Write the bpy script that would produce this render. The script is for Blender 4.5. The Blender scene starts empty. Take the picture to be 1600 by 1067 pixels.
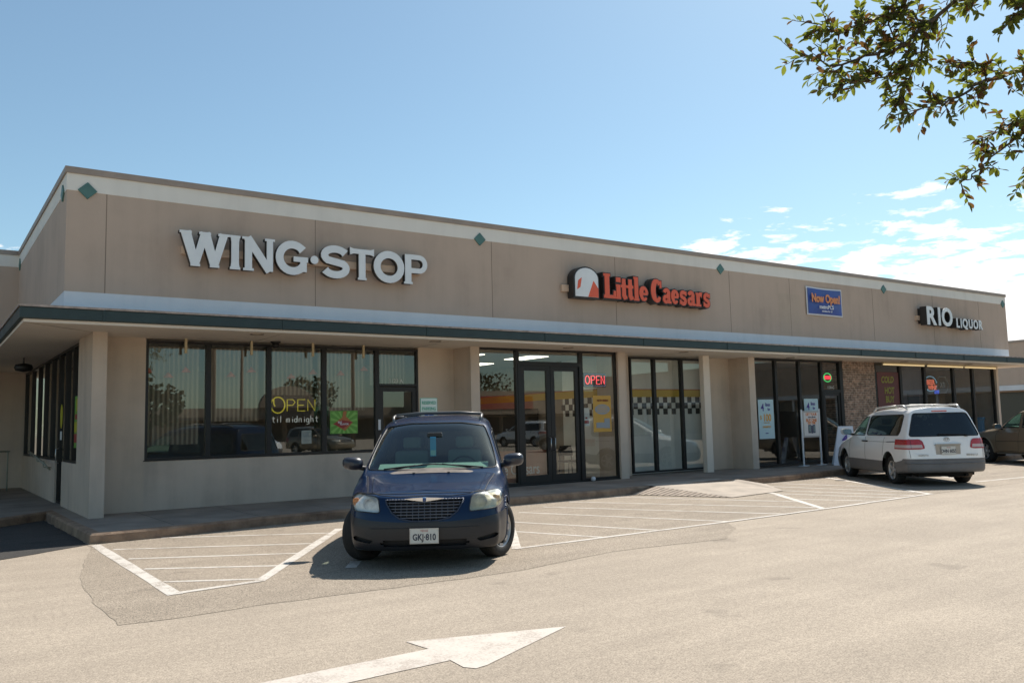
import bpy, bmesh, math, random
import numpy as np
from mathutils import Vector, Matrix
from math import radians, sin, cos, pi
random.seed(7)
scene = bpy.context.scene
COL = scene.collection
# ------------------------------------------------------------ camera
cam_d = bpy.data.cameras.new('camera'); cam = bpy.data.objects.new('camera', cam_d); COL.objects.link(cam)
yaw, pitch, roll = radians(34.941), radians(5.548), radians(-1.354)
fw = Vector((sin(yaw)*cos(pitch), cos(yaw)*cos(pitch), sin(pitch)))
rt = fw.cross(Vector((0, 0, 1))).normalized(); up = rt.cross(fw)
R2 = cos(roll)*rt + sin(roll)*up; U2 = -sin(roll)*rt + cos(roll)*up
M = Matrix.Identity(4)
for i in range(3):
    M[i][0], M[i][1], M[i][2] = R2[i], U2[i], -fw[i]
M.translation = Vector((0, 0, 1.6))
cam.matrix_world = M
cam_d.lens = 30.0; cam_d.sensor_width = 36; cam_d.clip_end = 3000; cam_d.clip_start = 0.05
scene.camera = cam
# ------------------------------------------------------------ sky, sun, exposure
SUN = Vector((0.80, 0.33, 1.0)).normalized()
el = math.asin(SUN.z); az = math.atan2(SUN.x, SUN.y)
w = bpy.data.worlds.new('World'); scene.world = w; w.use_nodes = True
nt = w.node_tree; N = nt.nodes; Lk = nt.links
for n in list(N): N.remove(n)
sky = N.new('ShaderNodeTexSky'); sky.sky_type = 'NISHITA'; sky.sun_disc = False
sky.sun_elevation = el; sky.sun_rotation = az; sky.air_density = 1.0; sky.dust_density = 0.6; sky.ozone_density = 1.8
bg = N.new('ShaderNodeBackground'); bg.inputs[1].default_value = 0.095
out = N.new('ShaderNodeOutputWorld'); Lk.new(bg.outputs[0], out.inputs[0])
def nmath(op, a, b=None, c=None, tree=None):
    t = tree or nt
    n = t.nodes.new('ShaderNodeMath'); n.operation = op
    for i, v in enumerate((a, b, c)):
        if v is None: continue
        if isinstance(v, (int, float)): n.inputs[i].default_value = v
        else: t.links.new(v, n.inputs[i])
    return n.outputs[0]
def ramp(t, fac, stops):
    r = t.nodes.new('ShaderNodeValToRGB'); e = r.color_ramp.elements
    e[0].position, e[0].color = stops[0][0], (*[stops[0][1]]*3, 1) if isinstance(stops[0][1], float) else (*stops[0][1], 1)
    e[1].position, e[1].color = stops[-1][0], (*[stops[-1][1]]*3, 1) if isinstance(stops[-1][1], float) else (*stops[-1][1], 1)
    for p, c in stops[1:-1]:
        x = e.new(p); x.color = (*[c]*3, 1) if isinstance(c, float) else (*c, 1)
    t.links.new(fac, r.inputs[0]); return r.outputs[0]
tc = N.new('ShaderNodeTexCoord'); sp = N.new('ShaderNodeSeparateXYZ'); Lk.new(tc.outputs['Generated'], sp.inputs[0])
zz = nmath('ADD', sp.outputs[2], 0.07)
cx_ = nmath('DIVIDE', sp.outputs[0], zz); cy_ = nmath('DIVIDE', sp.outputs[1], zz)
cb = N.new('ShaderNodeCombineXYZ'); Lk.new(cx_, cb.inputs[0]); Lk.new(cy_, cb.inputs[1])
n1 = N.new('ShaderNodeTexNoise'); n1.inputs['Scale'].default_value = 4.2; n1.inputs['Detail'].default_value = 9; n1.inputs['Roughness'].default_value = 0.62
n1.inputs['Distortion'].default_value = 0.25
Lk.new(cb.outputs[0], n1.inputs['Vector'])
n2 = N.new('ShaderNodeTexNoise'); n2.inputs['Scale'].default_value = 0.42; n2.inputs['Detail'].default_value = 2
Lk.new(cb.outputs[0], n2.inputs['Vector'])
# clouds crowd together low on the right (towards +x), thin out to the left and upwards
az_ = nmath('ARCTAN2', sp.outputs[0], sp.outputs[1])
side = N.new('ShaderNodeMapRange'); side.interpolation_type = 'SMOOTHSTEP'
for k, v in zip(('From Min', 'From Max', 'To Min', 'To Max'), (0.42, 1.05, -0.095, 0.048)): side.inputs[k].default_value = v
Lk.new(az_, side.inputs[0])
hi = N.new('ShaderNodeMapRange'); hi.interpolation_type = 'SMOOTHSTEP'
for k, v in zip(('From Min', 'From Max', 'To Min', 'To Max'), (0.17, 0.28, 0.02, -0.30)): hi.inputs[k].default_value = v
Lk.new(sp.outputs[2], hi.inputs[0])
back = N.new('ShaderNodeMapRange'); back.interpolation_type = 'SMOOTHSTEP'
for k, v in zip(('From Min', 'From Max', 'To Min', 'To Max'), (1.5, 1.9, 0.0, -0.4)): back.inputs[k].default_value = v
Lk.new(az_, back.inputs[0])
bk1 = N.new('ShaderNodeMapRange'); bk1.interpolation_type = 'SMOOTHSTEP'
for k, v in zip(('From Min', 'From Max', 'To Min', 'To Max'), (0.90, 1.08, 0.0, 1.0)): bk1.inputs[k].default_value = v
Lk.new(az_, bk1.inputs[0])
bk2 = N.new('ShaderNodeMapRange'); bk2.interpolation_type = 'SMOOTHSTEP'
for k, v in zip(('From Min', 'From Max', 'To Min', 'To Max'), (0.125, 0.215, 0.115, 0.0)): bk2.inputs[k].default_value = v
Lk.new(sp.outputs[2], bk2.inputs[0])
back = nmath('ADD', back.outputs[0], nmath('MULTIPLY', bk1.outputs[0], bk2.outputs[0]))
dens = nmath('ADD', back, nmath('ADD', nmath('ADD', n1.outputs[0], nmath('MULTIPLY', nmath('SUBTRACT', n2.outputs[0], 0.5), 0.5)), nmath('ADD', side.outputs[0], hi.outputs[0])))
cl = ramp(nt, dens, [(0.50, 0.0), (0.545, 0.45), (0.60, 1.0)])
mx = N.new('ShaderNodeMixRGB'); Lk.new(cl, mx.inputs[0])
# overall pale veil: thin high haze that whitens the sky a little
veil = N.new('ShaderNodeMixRGB'); veil.inputs[0].default_value = 0.05; veil.inputs[2].default_value = (6.3, 6.6, 7.0, 1)
tn = N.new('ShaderNodeMixRGB'); tn.blend_type = 'MULTIPLY'; tn.inputs[0].default_value = 1; tn.inputs[2].default_value = (.90, 1.055, .99, 1); Lk.new(sky.outputs[0], tn.inputs[1]); Lk.new(tn.outputs[0], veil.inputs[1])
Lk.new(veil.outputs[0], mx.inputs[1]); mx.inputs[2].default_value = (9.8, 9.7, 9.55, 1)
Lk.new(mx.outputs[0], bg.inputs[0])
sd = bpy.data.lights.new('sun', 'SUN'); sd.energy = 4.4; sd.angle = radians(0.53); sd.color = (1.0, 0.945, 0.86)
so = bpy.data.objects.new('sun', sd); COL.objects.link(so)
so.rotation_euler = SUN.to_track_quat('Z', 'Y').to_euler(); so.location = (30, 20, 60)
scene.view_settings.view_transform = 'Standard'; scene.view_settings.look = 'None'
scene.view_settings.exposure = 0.48; scene.view_settings.gamma = 1
scene.cycles.max_bounces = 8; scene.cycles.transparent_max_bounces = 16; scene.cycles.glossy_bounces = 4
scene.cycles.caustics_reflective = False; scene.cycles.caustics_refractive = False
scene.cycles.sample_clamp_indirect = 8

# ------------------------------------------------------------ materials
MATS = {}
def mat(name, col=(.5, .5, .5), rough=.6, metal=0., var=0., vscale=3., bump=0., bscale=60., spec=.5, coat=0., emit=None, estr=1., col2=None, stretch=None, detail=4, trans=None):
    if name in MATS: return MATS[name]
    m = bpy.data.materials.new(name); m.use_nodes = True; t = m.node_tree
    b = t.nodes['Principled BSDF']
    b.inputs['Base Color'].default_value = (*col, 1); b.inputs['Roughness'].default_value = rough
    b.inputs['Metallic'].default_value = metal; b.inputs['Specular IOR Level'].default_value = spec
    if coat: b.inputs['Coat Weight'].default_value = coat; b.inputs['Coat Roughness'].default_value = .04
    if emit: b.inputs['Emission Color'].default_value = (*emit, 1); b.inputs['Emission Strength'].default_value = estr
    tc = t.nodes.new('ShaderNodeTexCoord'); vec = tc.outputs['Object']
    if stretch:
        mp = t.nodes.new('ShaderNodeMapping'); mp.inputs['Scale'].default_value = stretch; t.links.new(vec, mp.inputs[0]); vec = mp.outputs[0]
    if var:
        n = t.nodes.new('ShaderNodeTexNoise'); n.inputs['Scale'].default_value = vscale; n.inputs['Detail'].default_value = detail
        n.inputs['Roughness'].default_value = .6
        t.links.new(vec, n.inputs['Vector'])
        c2 = col2 or tuple(c*(1-var) for c in col); c1 = col if col2 else tuple(min(1, c*(1+var*.6)) for c in col)
        r = ramp(t, n.outputs[0], [(.32, c2), (.68, c1)]); t.links.new(r, b.inputs['Base Color'])
        rr = nmath('MULTIPLY_ADD', n.outputs[0], .25, rough-.12, t); t.links.new(rr, b.inputs['Roughness'])
    if bump:
        n = t.nodes.new('ShaderNodeTexNoise'); n.inputs['Scale'].default_value = bscale; n.inputs['Detail'].default_value = 4
        t.links.new(tc.outputs['Object'], n.inputs['Vector'])
        bp = t.nodes.new('ShaderNodeBump'); bp.inputs['Strength'].default_value = bump; bp.inputs['Distance'].default_value = .02
        t.links.new(n.outputs[0], bp.inputs['Height']); t.links.new(bp.outputs[0], b.inputs['Normal'])
    MATS[name] = m; return m
def glassmat(name, tint=(.55, .57, .55), refl=.22, rough=.0, fres=.55, wob=0.):
    if name in MATS: return MATS[name]
    m = bpy.data.materials.new(name); m.use_nodes = True; t = m.node_tree
    for n in list(t.nodes): t.nodes.remove(n)
    o = t.nodes.new('ShaderNodeOutputMaterial'); mixn = t.nodes.new('ShaderNodeMixShader')
    tr = t.nodes.new('ShaderNodeBsdfTransparent'); tr.inputs[0].default_value = (*tint, 1)
    gl = t.nodes.new('ShaderNodeBsdfGlossy'); gl.inputs['Roughness'].default_value = rough; gl.inputs[0].default_value = (.92, .96, .95, 1)
    ge = t.nodes.new('ShaderNodeNewGeometry'); dp = t.nodes.new('ShaderNodeVectorMath'); dp.operation = 'DOT_PRODUCT'; t.links.new(ge.outputs['Normal'], dp.inputs[0]); t.links.new(ge.outputs['Incoming'], dp.inputs[1])
    c_ = nmath('SUBTRACT', 1, nmath('ABSOLUTE', dp.outputs['Value'], None, None, t), None, t)
    f = nmath('MINIMUM', nmath('MULTIPLY_ADD', nmath('POWER', c_, 4.0, None, t), fres, refl, t), 1.0, None, t)
    if wob:
        tc = t.nodes.new('ShaderNodeTexCoord'); n = t.nodes.new('ShaderNodeTexNoise'); n.inputs['Scale'].default_value = .9; n.inputs['Detail'].default_value = 1
        t.links.new(tc.outputs['Object'], n.inputs['Vector']); bp = t.nodes.new('ShaderNodeBump'); bp.inputs['Strength'].default_value = wob; bp.inputs['Distance'].default_value = .01
        t.links.new(n.outputs[0], bp.inputs['Height']); t.links.new(bp.outputs[0], gl.inputs['Normal'])
    t.links.new(f, mixn.inputs[0]); t.links.new(tr.outputs[0], mixn.inputs[1]); t.links.new(gl.outputs[0], mixn.inputs[2]); t.links.new(mixn.outputs[0], o.inputs[0])
    MATS[name] = m; return m

# ------------------------------------------------------------ mesh builder
class MB:
    def __init__(s): s.v = []; s.f = []; s.mi = []; s.smooth = False
    def add(s, vs, fs, mi=0):
        o = len(s.v); vs = list(vs); fs = [tuple(range(len(vs)))] if fs is None else fs; s.v += [tuple(p) for p in vs]; s.f += [tuple(i+o for i in f) for f in fs]; s.mi += [mi]*len(fs); return s
    def box(s, x0, x1, y0, y1, z0, z1, mi=0):
        return s.add([(x0,y0,z0),(x1,y0,z0),(x1,y1,z0),(x0,y1,z0),(x0,y0,z1),(x1,y0,z1),(x1,y1,z1),(x0,y1,z1)],
                     [(0,3,2,1),(4,5,6,7),(0,1,5,4),(1,2,6,5),(2,3,7,6),(3,0,4,7)], mi)
    def cbox(s, c, d, rot=None, mi=0):
        hx, hy, hz = d[0]/2, d[1]/2, d[2]/2
        vs = [Vector(p) for p in [(-hx,-hy,-hz),(hx,-hy,-hz),(hx,hy,-hz),(-hx,hy,-hz),(-hx,-hy,hz),(hx,-hy,hz),(hx,hy,hz),(-hx,hy,hz)]]
        if rot is not None: vs = [rot @ p for p in vs]
        return s.add([Vector(c)+p for p in vs], [(0,3,2,1),(4,5,6,7),(0,1,5,4),(1,2,6,5),(2,3,7,6),(3,0,4,7)], mi)
    def prism(s, pts, y0, y1, mi=0):
        """polygon in xz extruded y0..y1 (y0 = front)"""
        n = len(pts); vs = [(p[0], y0, p[1]) for p in pts]+[(p[0], y1, p[1]) for p in pts]
        a = sum(pts[i][0]*pts[(i+1)%n][1]-pts[(i+1)%n][0]*pts[i][1] for i in range(n))
        fs = [tuple(range(n)), tuple(range(2*n-1, n-1, -1))]+[(i, n+i, n+(i+1)%n, (i+1)%n) for i in range(n)]
        if a < 0: fs = [f[::-1] for f in fs]
        return s.add(vs, fs, mi)
    def slab(s, pts, z0, z1, mi=0):
        """polygon in xy extruded z0..z1"""
        n = len(pts); vs = [(p[0], p[1], z1) for p in pts]+[(p[0], p[1], z0) for p in pts]
        a = sum(pts[i][0]*pts[(i+1)%n][1]-pts[(i+1)%n][0]*pts[i][1] for i in range(n))
        fs = [tuple(range(n)), tuple(range(2*n-1, n-1, -1))]+[(i, n+i, n+(i+1)%n, (i+1)%n) for i in range(n)]
        if a < 0: fs = [f[::-1] for f in fs]
        return s.add(vs, fs, mi)
    def tube(s, pts, r, n=8, mi=0, caps=True):
        pts = [Vector(p) for p in pts]; rs = r if isinstance(r, (list, tuple)) else [r]*len(pts)
        prev = None; base = len(s.v); vs = []
        for i, p in enumerate(pts):
            d = (pts[min(i+1, len(pts)-1)]-pts[max(i-1, 0)]).normalized()
            if prev is None: a = d.cross(Vector((0, 0, 1)) if abs(d.z) < .9 else Vector((1, 0, 0))).normalized()
            else: a = (prev-d*prev.dot(d)).normalized()
            prev = a; b = d.cross(a)
            vs += [p+(a*cos(2*pi*k/n)+b*sin(2*pi*k/n))*rs[i] for k in range(n)]
        fs = []
        for i in range(len(pts)-1):
            for k in range(n): fs.append((i*n+k, i*n+(k+1)%n, (i+1)*n+(k+1)%n, (i+1)*n+k))
        if caps: fs += [tuple(range(n-1, -1, -1)), tuple((len(pts)-1)*n+k for k in range(n))]
        return s.add(vs, fs, mi)
    def lathe(s, prof, c=(0,0,0), axis='z', n=24, mi=0, closed=False):
        """prof: list of (radius, height)"""
        vs = []
        for r, h in prof:
            for k in range(n):
                a = 2*pi*k/n
                if axis == 'z': vs.append((c[0]+r*cos(a), c[1]+r*sin(a), c[2]+h))
                elif axis == 'y': vs.append((c[0]+r*cos(a), c[1]+h, c[2]+r*sin(a)))
                else: vs.append((c[0]+h, c[1]+r*cos(a), c[2]+r*sin(a)))
        m = len(prof); fs = []
        for i in range(m if closed else m-1):
            for k in range(n):
                j = (i+1) % m; fs.append((i*n+k, i*n+(k+1)%n, j*n+(k+1)%n, j*n+k))
        return s.add(vs, fs, mi)
    def merge(s, o, off=(0,0,0), mi=None):
        return s.add([(p[0]+off[0], p[1]+off[1], p[2]+off[2]) for p in o.v], o.f, 0 if mi is None else mi)
def link_mesh(mb, name, mats, parent=None, smooth=False, bevel=0., off=(0,0,0), fixn=True):
    me = bpy.data.meshes.new(name)
    me.from_pydata([(p[0]-off[0], p[1]-off[1], p[2]-off[2]) for p in mb.v], [], mb.f)
    for m in (mats if isinstance(mats, (list, tuple)) else [mats]): me.materials.append(m)
    me.polygons.foreach_set('material_index', mb.mi)
    if fixn:
        b = bmesh.new(); b.from_mesh(me); bmesh.ops.recalc_face_normals(b, faces=b.faces); b.to_mesh(me); b.free()
    if smooth: me.polygons.foreach_set('use_smooth', [True]*len(me.polygons))
    me.update()
    o = bpy.data.objects.new(name, me); COL.objects.link(o)
    if parent: o.parent = parent
    if bevel:
        md = o.modifiers.new('bevel', 'BEVEL'); md.width = bevel; md.segments = 2; md.limit_method = 'ANGLE'; md.angle_limit = radians(40)
    return o
def wloc(o):
    l = Vector((0,0,0))
    while o: l += o.location; o = o.parent
    return l
def part(mb, name, m, parent, smooth=False, bevel=0., local=False, label=None):
    """child mesh; mb in world coordinates unless local"""
    o = link_mesh(mb, name, m, parent, smooth, bevel, (0,0,0) if local else wloc(parent))
    if label: o['label'] = label
    return o
def tagit(o, label=None, cat=None, group=None, kind=None):
    if label: o['label'] = label
    if cat: o['category'] = cat
    if group: o['group'] = group
    if kind: o['kind'] = kind
    return o
def thing(name, loc, label, cat, group=None, rz=0):
    o = bpy.data.objects.new(name, None); COL.objects.link(o); o.location = loc; o.rotation_euler = (0, 0, rz)
    o.empty_display_size = .3
    return tagit(o, label, cat, group)
def solo(mb, name, m, label, cat, group=None, smooth=False, bevel=0.):
    xs = [p[0] for p in mb.v]; ys = [p[1] for p in mb.v]; zs = [p[2] for p in mb.v]
    c = ((min(xs)+max(xs))/2, (min(ys)+max(ys))/2, min(zs))
    o = link_mesh(mb, name, m, None, smooth, bevel, c); o.location = c
    return tagit(o, label, cat, group)
def struct(mb, name, m, smooth=False):
    o = link_mesh(mb, name, m, None, smooth); o['kind'] = 'structure'; return o
def copy_tree(o, parent=None):
    c = o.copy(); COL.objects.link(c)
    if parent: c.parent = parent
    for ch in list(o.children): copy_tree(ch, c)
    return c
_tc = {}
def text_mb(s, size=1., depth=.01, bold=0., sx=1., align='CENTER', space=1., shear=0.):
    """lettering as a mesh: x right, z up, front at y=0, back at y=depth"""
    key = (s, size, depth, bold, sx, align, space, shear)
    if key not in _tc:
        c = bpy.data.curves.new('txt', 'FONT'); c.body = s; c.size = size; c.extrude = depth/2; c.offset = bold; c.align_x = align; c.space_character = space; c.shear = shear
        c.resolution_u = 4
        o = bpy.data.objects.new('txt', c); COL.objects.link(o)
        dg = bpy.context.evaluated_depsgraph_get(); me = bpy.data.meshes.new_from_object(o.evaluated_get(dg))
        vs = [(v.co.x*sx, depth/2-v.co.z, v.co.y) for v in me.vertices]; fs = [tuple(p.vertices) for p in me.polygons]
        bpy.data.objects.remove(o); bpy.data.curves.remove(c); bpy.data.meshes.remove(me)
        _tc[key] = (vs, fs)
    m = MB(); m.add(*_tc[key]); return m
def put_text(mb, s, x, y, z, size, depth=.004, mi=0, **k):
    t = text_mb(s, size, depth, **k); mb.merge(t, (x, y-depth, z), mi); return mb
def ribbon(mb, pts, wd, y0, y1, closed=False, mi=0):
    """stroke of varying width in the xz plane extruded y0..y1"""
    n = len(pts); ws = wd if isinstance(wd, (list, tuple)) else [wd]*n
    P = [Vector((p[0], p[1])) for p in pts]; A = []; B = []
    for i in range(n):
        a = P[i-1] if (closed or i > 0) else P[i]; b = P[(i+1) % n] if (closed or i < n-1) else P[i]
        d1 = (P[i]-a).normalized() if (P[i]-a).length > 1e-9 else None; d2 = (b-P[i]).normalized() if (b-P[i]).length > 1e-9 else None
        d = ((d1 or d2)+(d2 or d1)).normalized(); nn = Vector((-d.y, d.x))
        k = 1/max(.5, nn.dot(Vector((-(d1 or d2).y, (d1 or d2).x))))
        A.append(P[i]+nn*ws[i]/2*k); B.append(P[i]-nn*ws[i]/2*k)
    vs = []
    for a, b in zip(A, B): vs += [(a.x, y0, a.y), (b.x, y0, b.y), (b.x, y1, b.y), (a.x, y1, a.y)]
    fs = []
    for i in range(n if closed else n-1):
        o = i*4; q = ((i+1) % n)*4
        fs += [(o, o+1, q+1, q), (o+1, o+2, q+2, q+1), (o+2, o+3, q+3, q+2), (o+3, o, q, q+3)]
    if not closed: fs += [(0, 3, 2, 1), ((n-1)*4, (n-1)*4+1, (n-1)*4+2, (n-1)*4+3)]
    mb.add(vs, fs, mi); return mb
def arc(cx, cz, rx, rz, a0, a1, n=14):
    return [(cx+rx*cos(radians(a0+(a1-a0)*i/n)), cz+rz*sin(radians(a0+(a1-a0)*i/n))) for i in range(n+1)]
# ------------------------------------------------------------ ground
def asphalt(name, c1, c2, agg=.35, seedo=0., crack=True):
    m = bpy.data.materials.new(name); m.use_nodes = True; t = m.node_tree; b = t.nodes['Principled BSDF']
    tc = t.nodes.new('ShaderNodeTexCoord'); mp = t.nodes.new('ShaderNodeMapping'); mp.inputs['Location'].default_value = (seedo, seedo*.7, 0); t.links.new(tc.outputs['Object'], mp.inputs[0]); v = mp.outputs[0]
    def noise(s, d=4, r=.6, vec=v):
        n = t.nodes.new('ShaderNodeTexNoise'); n.inputs['Scale'].default_value = s; n.inputs['Detail'].default_value = d; n.inputs['Roughness'].default_value = r; t.links.new(vec, n.inputs['Vector']); return n.outputs[0]
    big = noise(.35, 5, .65); mid = noise(2.6, 5, .7); fine = noise(75, 3, .8); vf = noise(22, 3, .7)
    # drag marks running along the lane
    mp2 = t.nodes.new('ShaderNodeMapping'); mp2.inputs['Scale'].default_value = (.22, 1.6, 1); t.links.new(tc.outputs['Object'], mp2.inputs[0])
    drag = noise(1.4, 4, .6, mp2.outputs[0])
    s1 = nmath('ADD', nmath('MULTIPLY', big, .42, None, t), nmath('MULTIPLY', mid, .23, None, t), None, t)
    s1 = nmath('ADD', s1, nmath('MULTIPLY', drag, .35, None, t), None, t)
    base = ramp(t, s1, [(.38, c2), (.5, tuple((a+b_)/2 for a, b_ in zip(c1, c2))), (.59, c1)])
    sp_ = ramp(t, fine, [(.30, 1-agg*1.5), (.5, 1.0), (.72, 1+agg*.9)])
    sp2 = ramp(t, vf, [(.3, .80), (.7, 1.14)])
    m1 = t.nodes.new('ShaderNodeMixRGB'); m1.blend_type = 'MULTIPLY'; m1.inputs[0].default_value = 1; t.links.new(base, m1.inputs[1]); t.links.new(sp_, m1.inputs[2])
    m2 = t.nodes.new('ShaderNodeMixRGB'); m2.blend_type = 'MULTIPLY'; m2.inputs[0].default_value = 1; t.links.new(m1.outputs[0], m2.inputs[1]); t.links.new(sp2, m2.inputs[2])
    last = m2.outputs[0]
    # oil drips
    oil = noise(1.3, 3, .55); om = ramp(t, oil, [(.64, 1.0), (.72, .78)])
    m3 = t.nodes.new('ShaderNodeMixRGB'); m3.blend_type = 'MULTIPLY'; m3.inputs[0].default_value = 1; t.links.new(last, m3.inputs[1]); t.links.new(om, m3.inputs[2]); last = m3.outputs[0]
    if crack:
        vo = t.nodes.new('ShaderNodeTexVoronoi'); vo.feature = 'DISTANCE_TO_EDGE'; vo.inputs['Scale'].default_value = .23
        wv = t.nodes.new('ShaderNodeMixRGB'); wv.inputs[0].default_value = .12; nn = t.nodes.new('ShaderNodeTexNoise'); nn.inputs['Scale'].default_value = 1.7; nn.inputs['Detail'].default_value = 5
        t.links.new(v, nn.inputs['Vector']); t.links.new(v, wv.inputs[1]); t.links.new(nn.outputs[1], wv.inputs[2]); t.links.new(wv.outputs[0], vo.inputs['Vector'])
        cm = ramp(t, vo.outputs[0], [(.0, .60), (.0025, .85), (.004, 1.0)])
        m4 = t.nodes.new('ShaderNodeMixRGB'); m4.blend_type = 'MULTIPLY'; m4.inputs[0].default_value = .55; t.links.new(last, m4.inputs[1]); t.links.new(cm, m4.inputs[2]); last = m4.outputs[0]
    t.links.new(last, b.inputs['Base Color']); b.inputs['Roughness'].default_value = .88; b.inputs['Specular IOR Level'].default_value = .3
    bp = t.nodes.new('ShaderNodeBump'); bp.inputs['Strength'].default_value = .55; bp.inputs['Distance'].default_value = .006
    t.links.new(fine, bp.inputs['Height']); t.links.new(bp.outputs[0], b.inputs['Normal'])
    MATS[name] = m; return m
M_LOT = asphalt('lot asphalt', (.455, .376, .293), (.362, .298, .232), .42, crack=False)
M_STALL = asphalt('stall asphalt', (.395, .325, .252), (.295, .242, .186), .7, 13., crack=False)
M_GRASS = mat('far verge', (.09, .11, .04), .9, var=.4, vscale=1.5)
g = MB(); g.add([(-900,-900,0),(900,-900,0),(900,900,0),(-900,900,0)], [(0,1,2,3)]); struct(g, 'ground', M_LOT)
def rough_edge(p):
    rr = random.Random(5); out = []
    for i in range(len(p)):
        a, b = p[i], p[(i+1) % len(p)]; L = math.hypot(b[0]-a[0], b[1]-a[1]); k = int(min(60, max(1, L/.18)))
        for j in range(k): f = j/k; out.append((a[0]+(b[0]-a[0])*f+rr.uniform(-.014,.014), a[1]+(b[1]-a[1])*f+rr.uniform(-.016,.016)))
    return out
g = MB(); g.add([(x, y, .003) for x, y in rough_edge([(10.55,9.3),(9.95,8.62),(9.0,7.98),(7.9,8.1),(7.16,8.18),(6.2,7.98),(5.36,7.82),(4.2,7.86),(2.64,7.95),(1.75,7.9),(1.46,7.97),(1.46,9.2),(1.55,10.7),(1.84,12.3),(2.12,13.6),(2.15,20),(40,20),(40,10.2),(17.0,9.5)])], None); struct(g, 'parking_bay_asphalt', M_STALL)

# worn white paint
def paint(name, wear, c=(.68, .62, .55), lo=(.36, .30, .24)):
    m = bpy.data.materials.new(name); m.use_nodes = True; t = m.node_tree; b = t.nodes['Principled BSDF']; b.inputs['Roughness'].default_value = .75
    tc = t.nodes.new('ShaderNodeTexCoord')
    def noise(s, d, r):
        n = t.nodes.new('ShaderNodeTexNoise'); n.inputs['Scale'].default_value = s; n.inputs['Detail'].default_value = d; n.inputs['Roughness'].default_value = r; t.links.new(tc.outputs['Object'], n.inputs['Vector']); return n.outputs[0]
    a = nmath('ADD', nmath('MULTIPLY', noise(45, 4, .8), .6, None, t), nmath('MULTIPLY', noise(3.5, 4, .65), .5, None, t), None, t)
    r = ramp(t, a, [(wear, lo), (wear+.05, tuple(x*.86 for x in c)), (wear+.22, c)]); t.links.new(r, b.inputs['Base Color'])
    bp = t.nodes.new('ShaderNodeBump'); bp.inputs['Strength'].default_value = .3; bp.inputs['Distance'].default_value = .004; t.links.new(noise(70, 3, .7), bp.inputs['Height']); t.links.new(bp.outputs[0], b.inputs['Normal'])
    return m
M_LINE = paint('line paint', .47); M_ARROW = paint('arrow paint', .465, (.66, .58, .50), (.43, .36, .30))
def line(mb, a, b, wd=.1, z=.0062):
    a = Vector((*a, 0)); b = Vector((*b, 0)); d = (b-a).normalized(); n = Vector((-d.y, d.x, 0))*wd/2
    k = 10; rr = random.Random(int(a.x*100+b.y*10)); L = []; Rr = []
    for i in range(k+1):
        p = a+(b-a)*i/k; j = rr.uniform(-.006, .006); q = rr.uniform(-.005, .005)
        L.append((p.x+n.x*(1+q/.05), p.y+n.y*(1+q/.05)+j, z)); Rr.append((p.x-n.x*(1+q/.05), p.y-n.y*(1+q/.05)+j, z))
    mb.add(L+Rr, [(i, i+1, k+2+i, k+1+i) for i in range(k)])
g = MB()
line(g, (2.20,13.80), (2.17,9.02), .14)
line(g, (3.07,9.2), (5.64,13.03), .13, .0070); line(g, (6.42,9.2), (9.2,13.5), .13, .0070)
line(g, (16.32,13.63), (13.11,9.35), .13, .0070); line(g, (16.86,9.5), (19.9,14.1), .12, .0070); line(g, (21.2,11.2), (23.4,14.2), .11); line(g, (20.5,10.45), (22.9,10.3), .1, .0068)
line(g, (4.17,9.32), (4.42,9.72), .13)
struct(g, 'parking_line', M_LINE)
g = MB(); line(g, (2.12,9.08), (3.11,9.2), .1, .0080); line(g, (6.40,9.21), (10.55,9.25), .085, .0080); line(g, (10.55,9.25), (13.11,9.33), .085, .0086); line(g, (13.11,9.33), (16.9,9.55), .085, .0080)
struct(g, 'bay_front_line', M_LINE)
g = MB()
for a, b in [((3.14,13.98),(5.29,12.62)), ((2.32,13.1),(4.69,11.62)), ((2.3,11.99),(4.14,10.88)), ((2.28,10.97),(3.63,10.04)), ((2.25,9.89),(3.15,9.3))]: line(g, a, b, .075, .0055)
for a, b in [((7.42,10.75),(7.94,9.25)), ((8.13,11.75),(9.03,9.25)), ((9.1,12.93),(10.55,9.27)), ((10.0,13.4),(12.0,9.33)), ((11.0,13.85),(13.2,9.6)), ((12.35,14.0),(13.9,10.5)), ((14.3,10.9),(14.9,9.5)), ((15.0,12.3),(15.75,9.55)), ((15.7,12.8),(16.4,9.6)), ((16.6,13.4),(17.1,10.0)), ((17.5,13.6),(17.95,11.3))]: line(g, a, b, .075, .0055)
struct(g, 'hatching', M_LINE)
g = MB(); pts = [(4.28,5.47),(3.07,5.87),(3.10,5.58),(1.99,5.55),(.6,5.53),(.6,5.12),(2.32,5.19),(3.07,5.22),(3.05,5.02),(3.10,4.94),(3.20,4.96)]
g.add([(x, y, .004) for x, y in pts], [tuple(range(len(pts)))]); struct(g, 'direction_arrow', M_ARROW)

M_SHADE = asphalt('shade asphalt', (.075, .068, .062), (.05, .046, .043), .5, 31., crack=False)
g = MB(); g.add([(x, y, .0055) for x, y in rough_edge([(2.13,13.93),(1.5,13.5),(.9,13.08),(-1,12.2),(-18,10),(-18,17.45),(-.5,17.5),(1.2,17.8),(2.06,18.5),(2.09,16.5)])], None); struct(g, 'shade_asphalt', M_SHADE)  # darker asphalt, with the building's shade put into its colour and front edge
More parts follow.
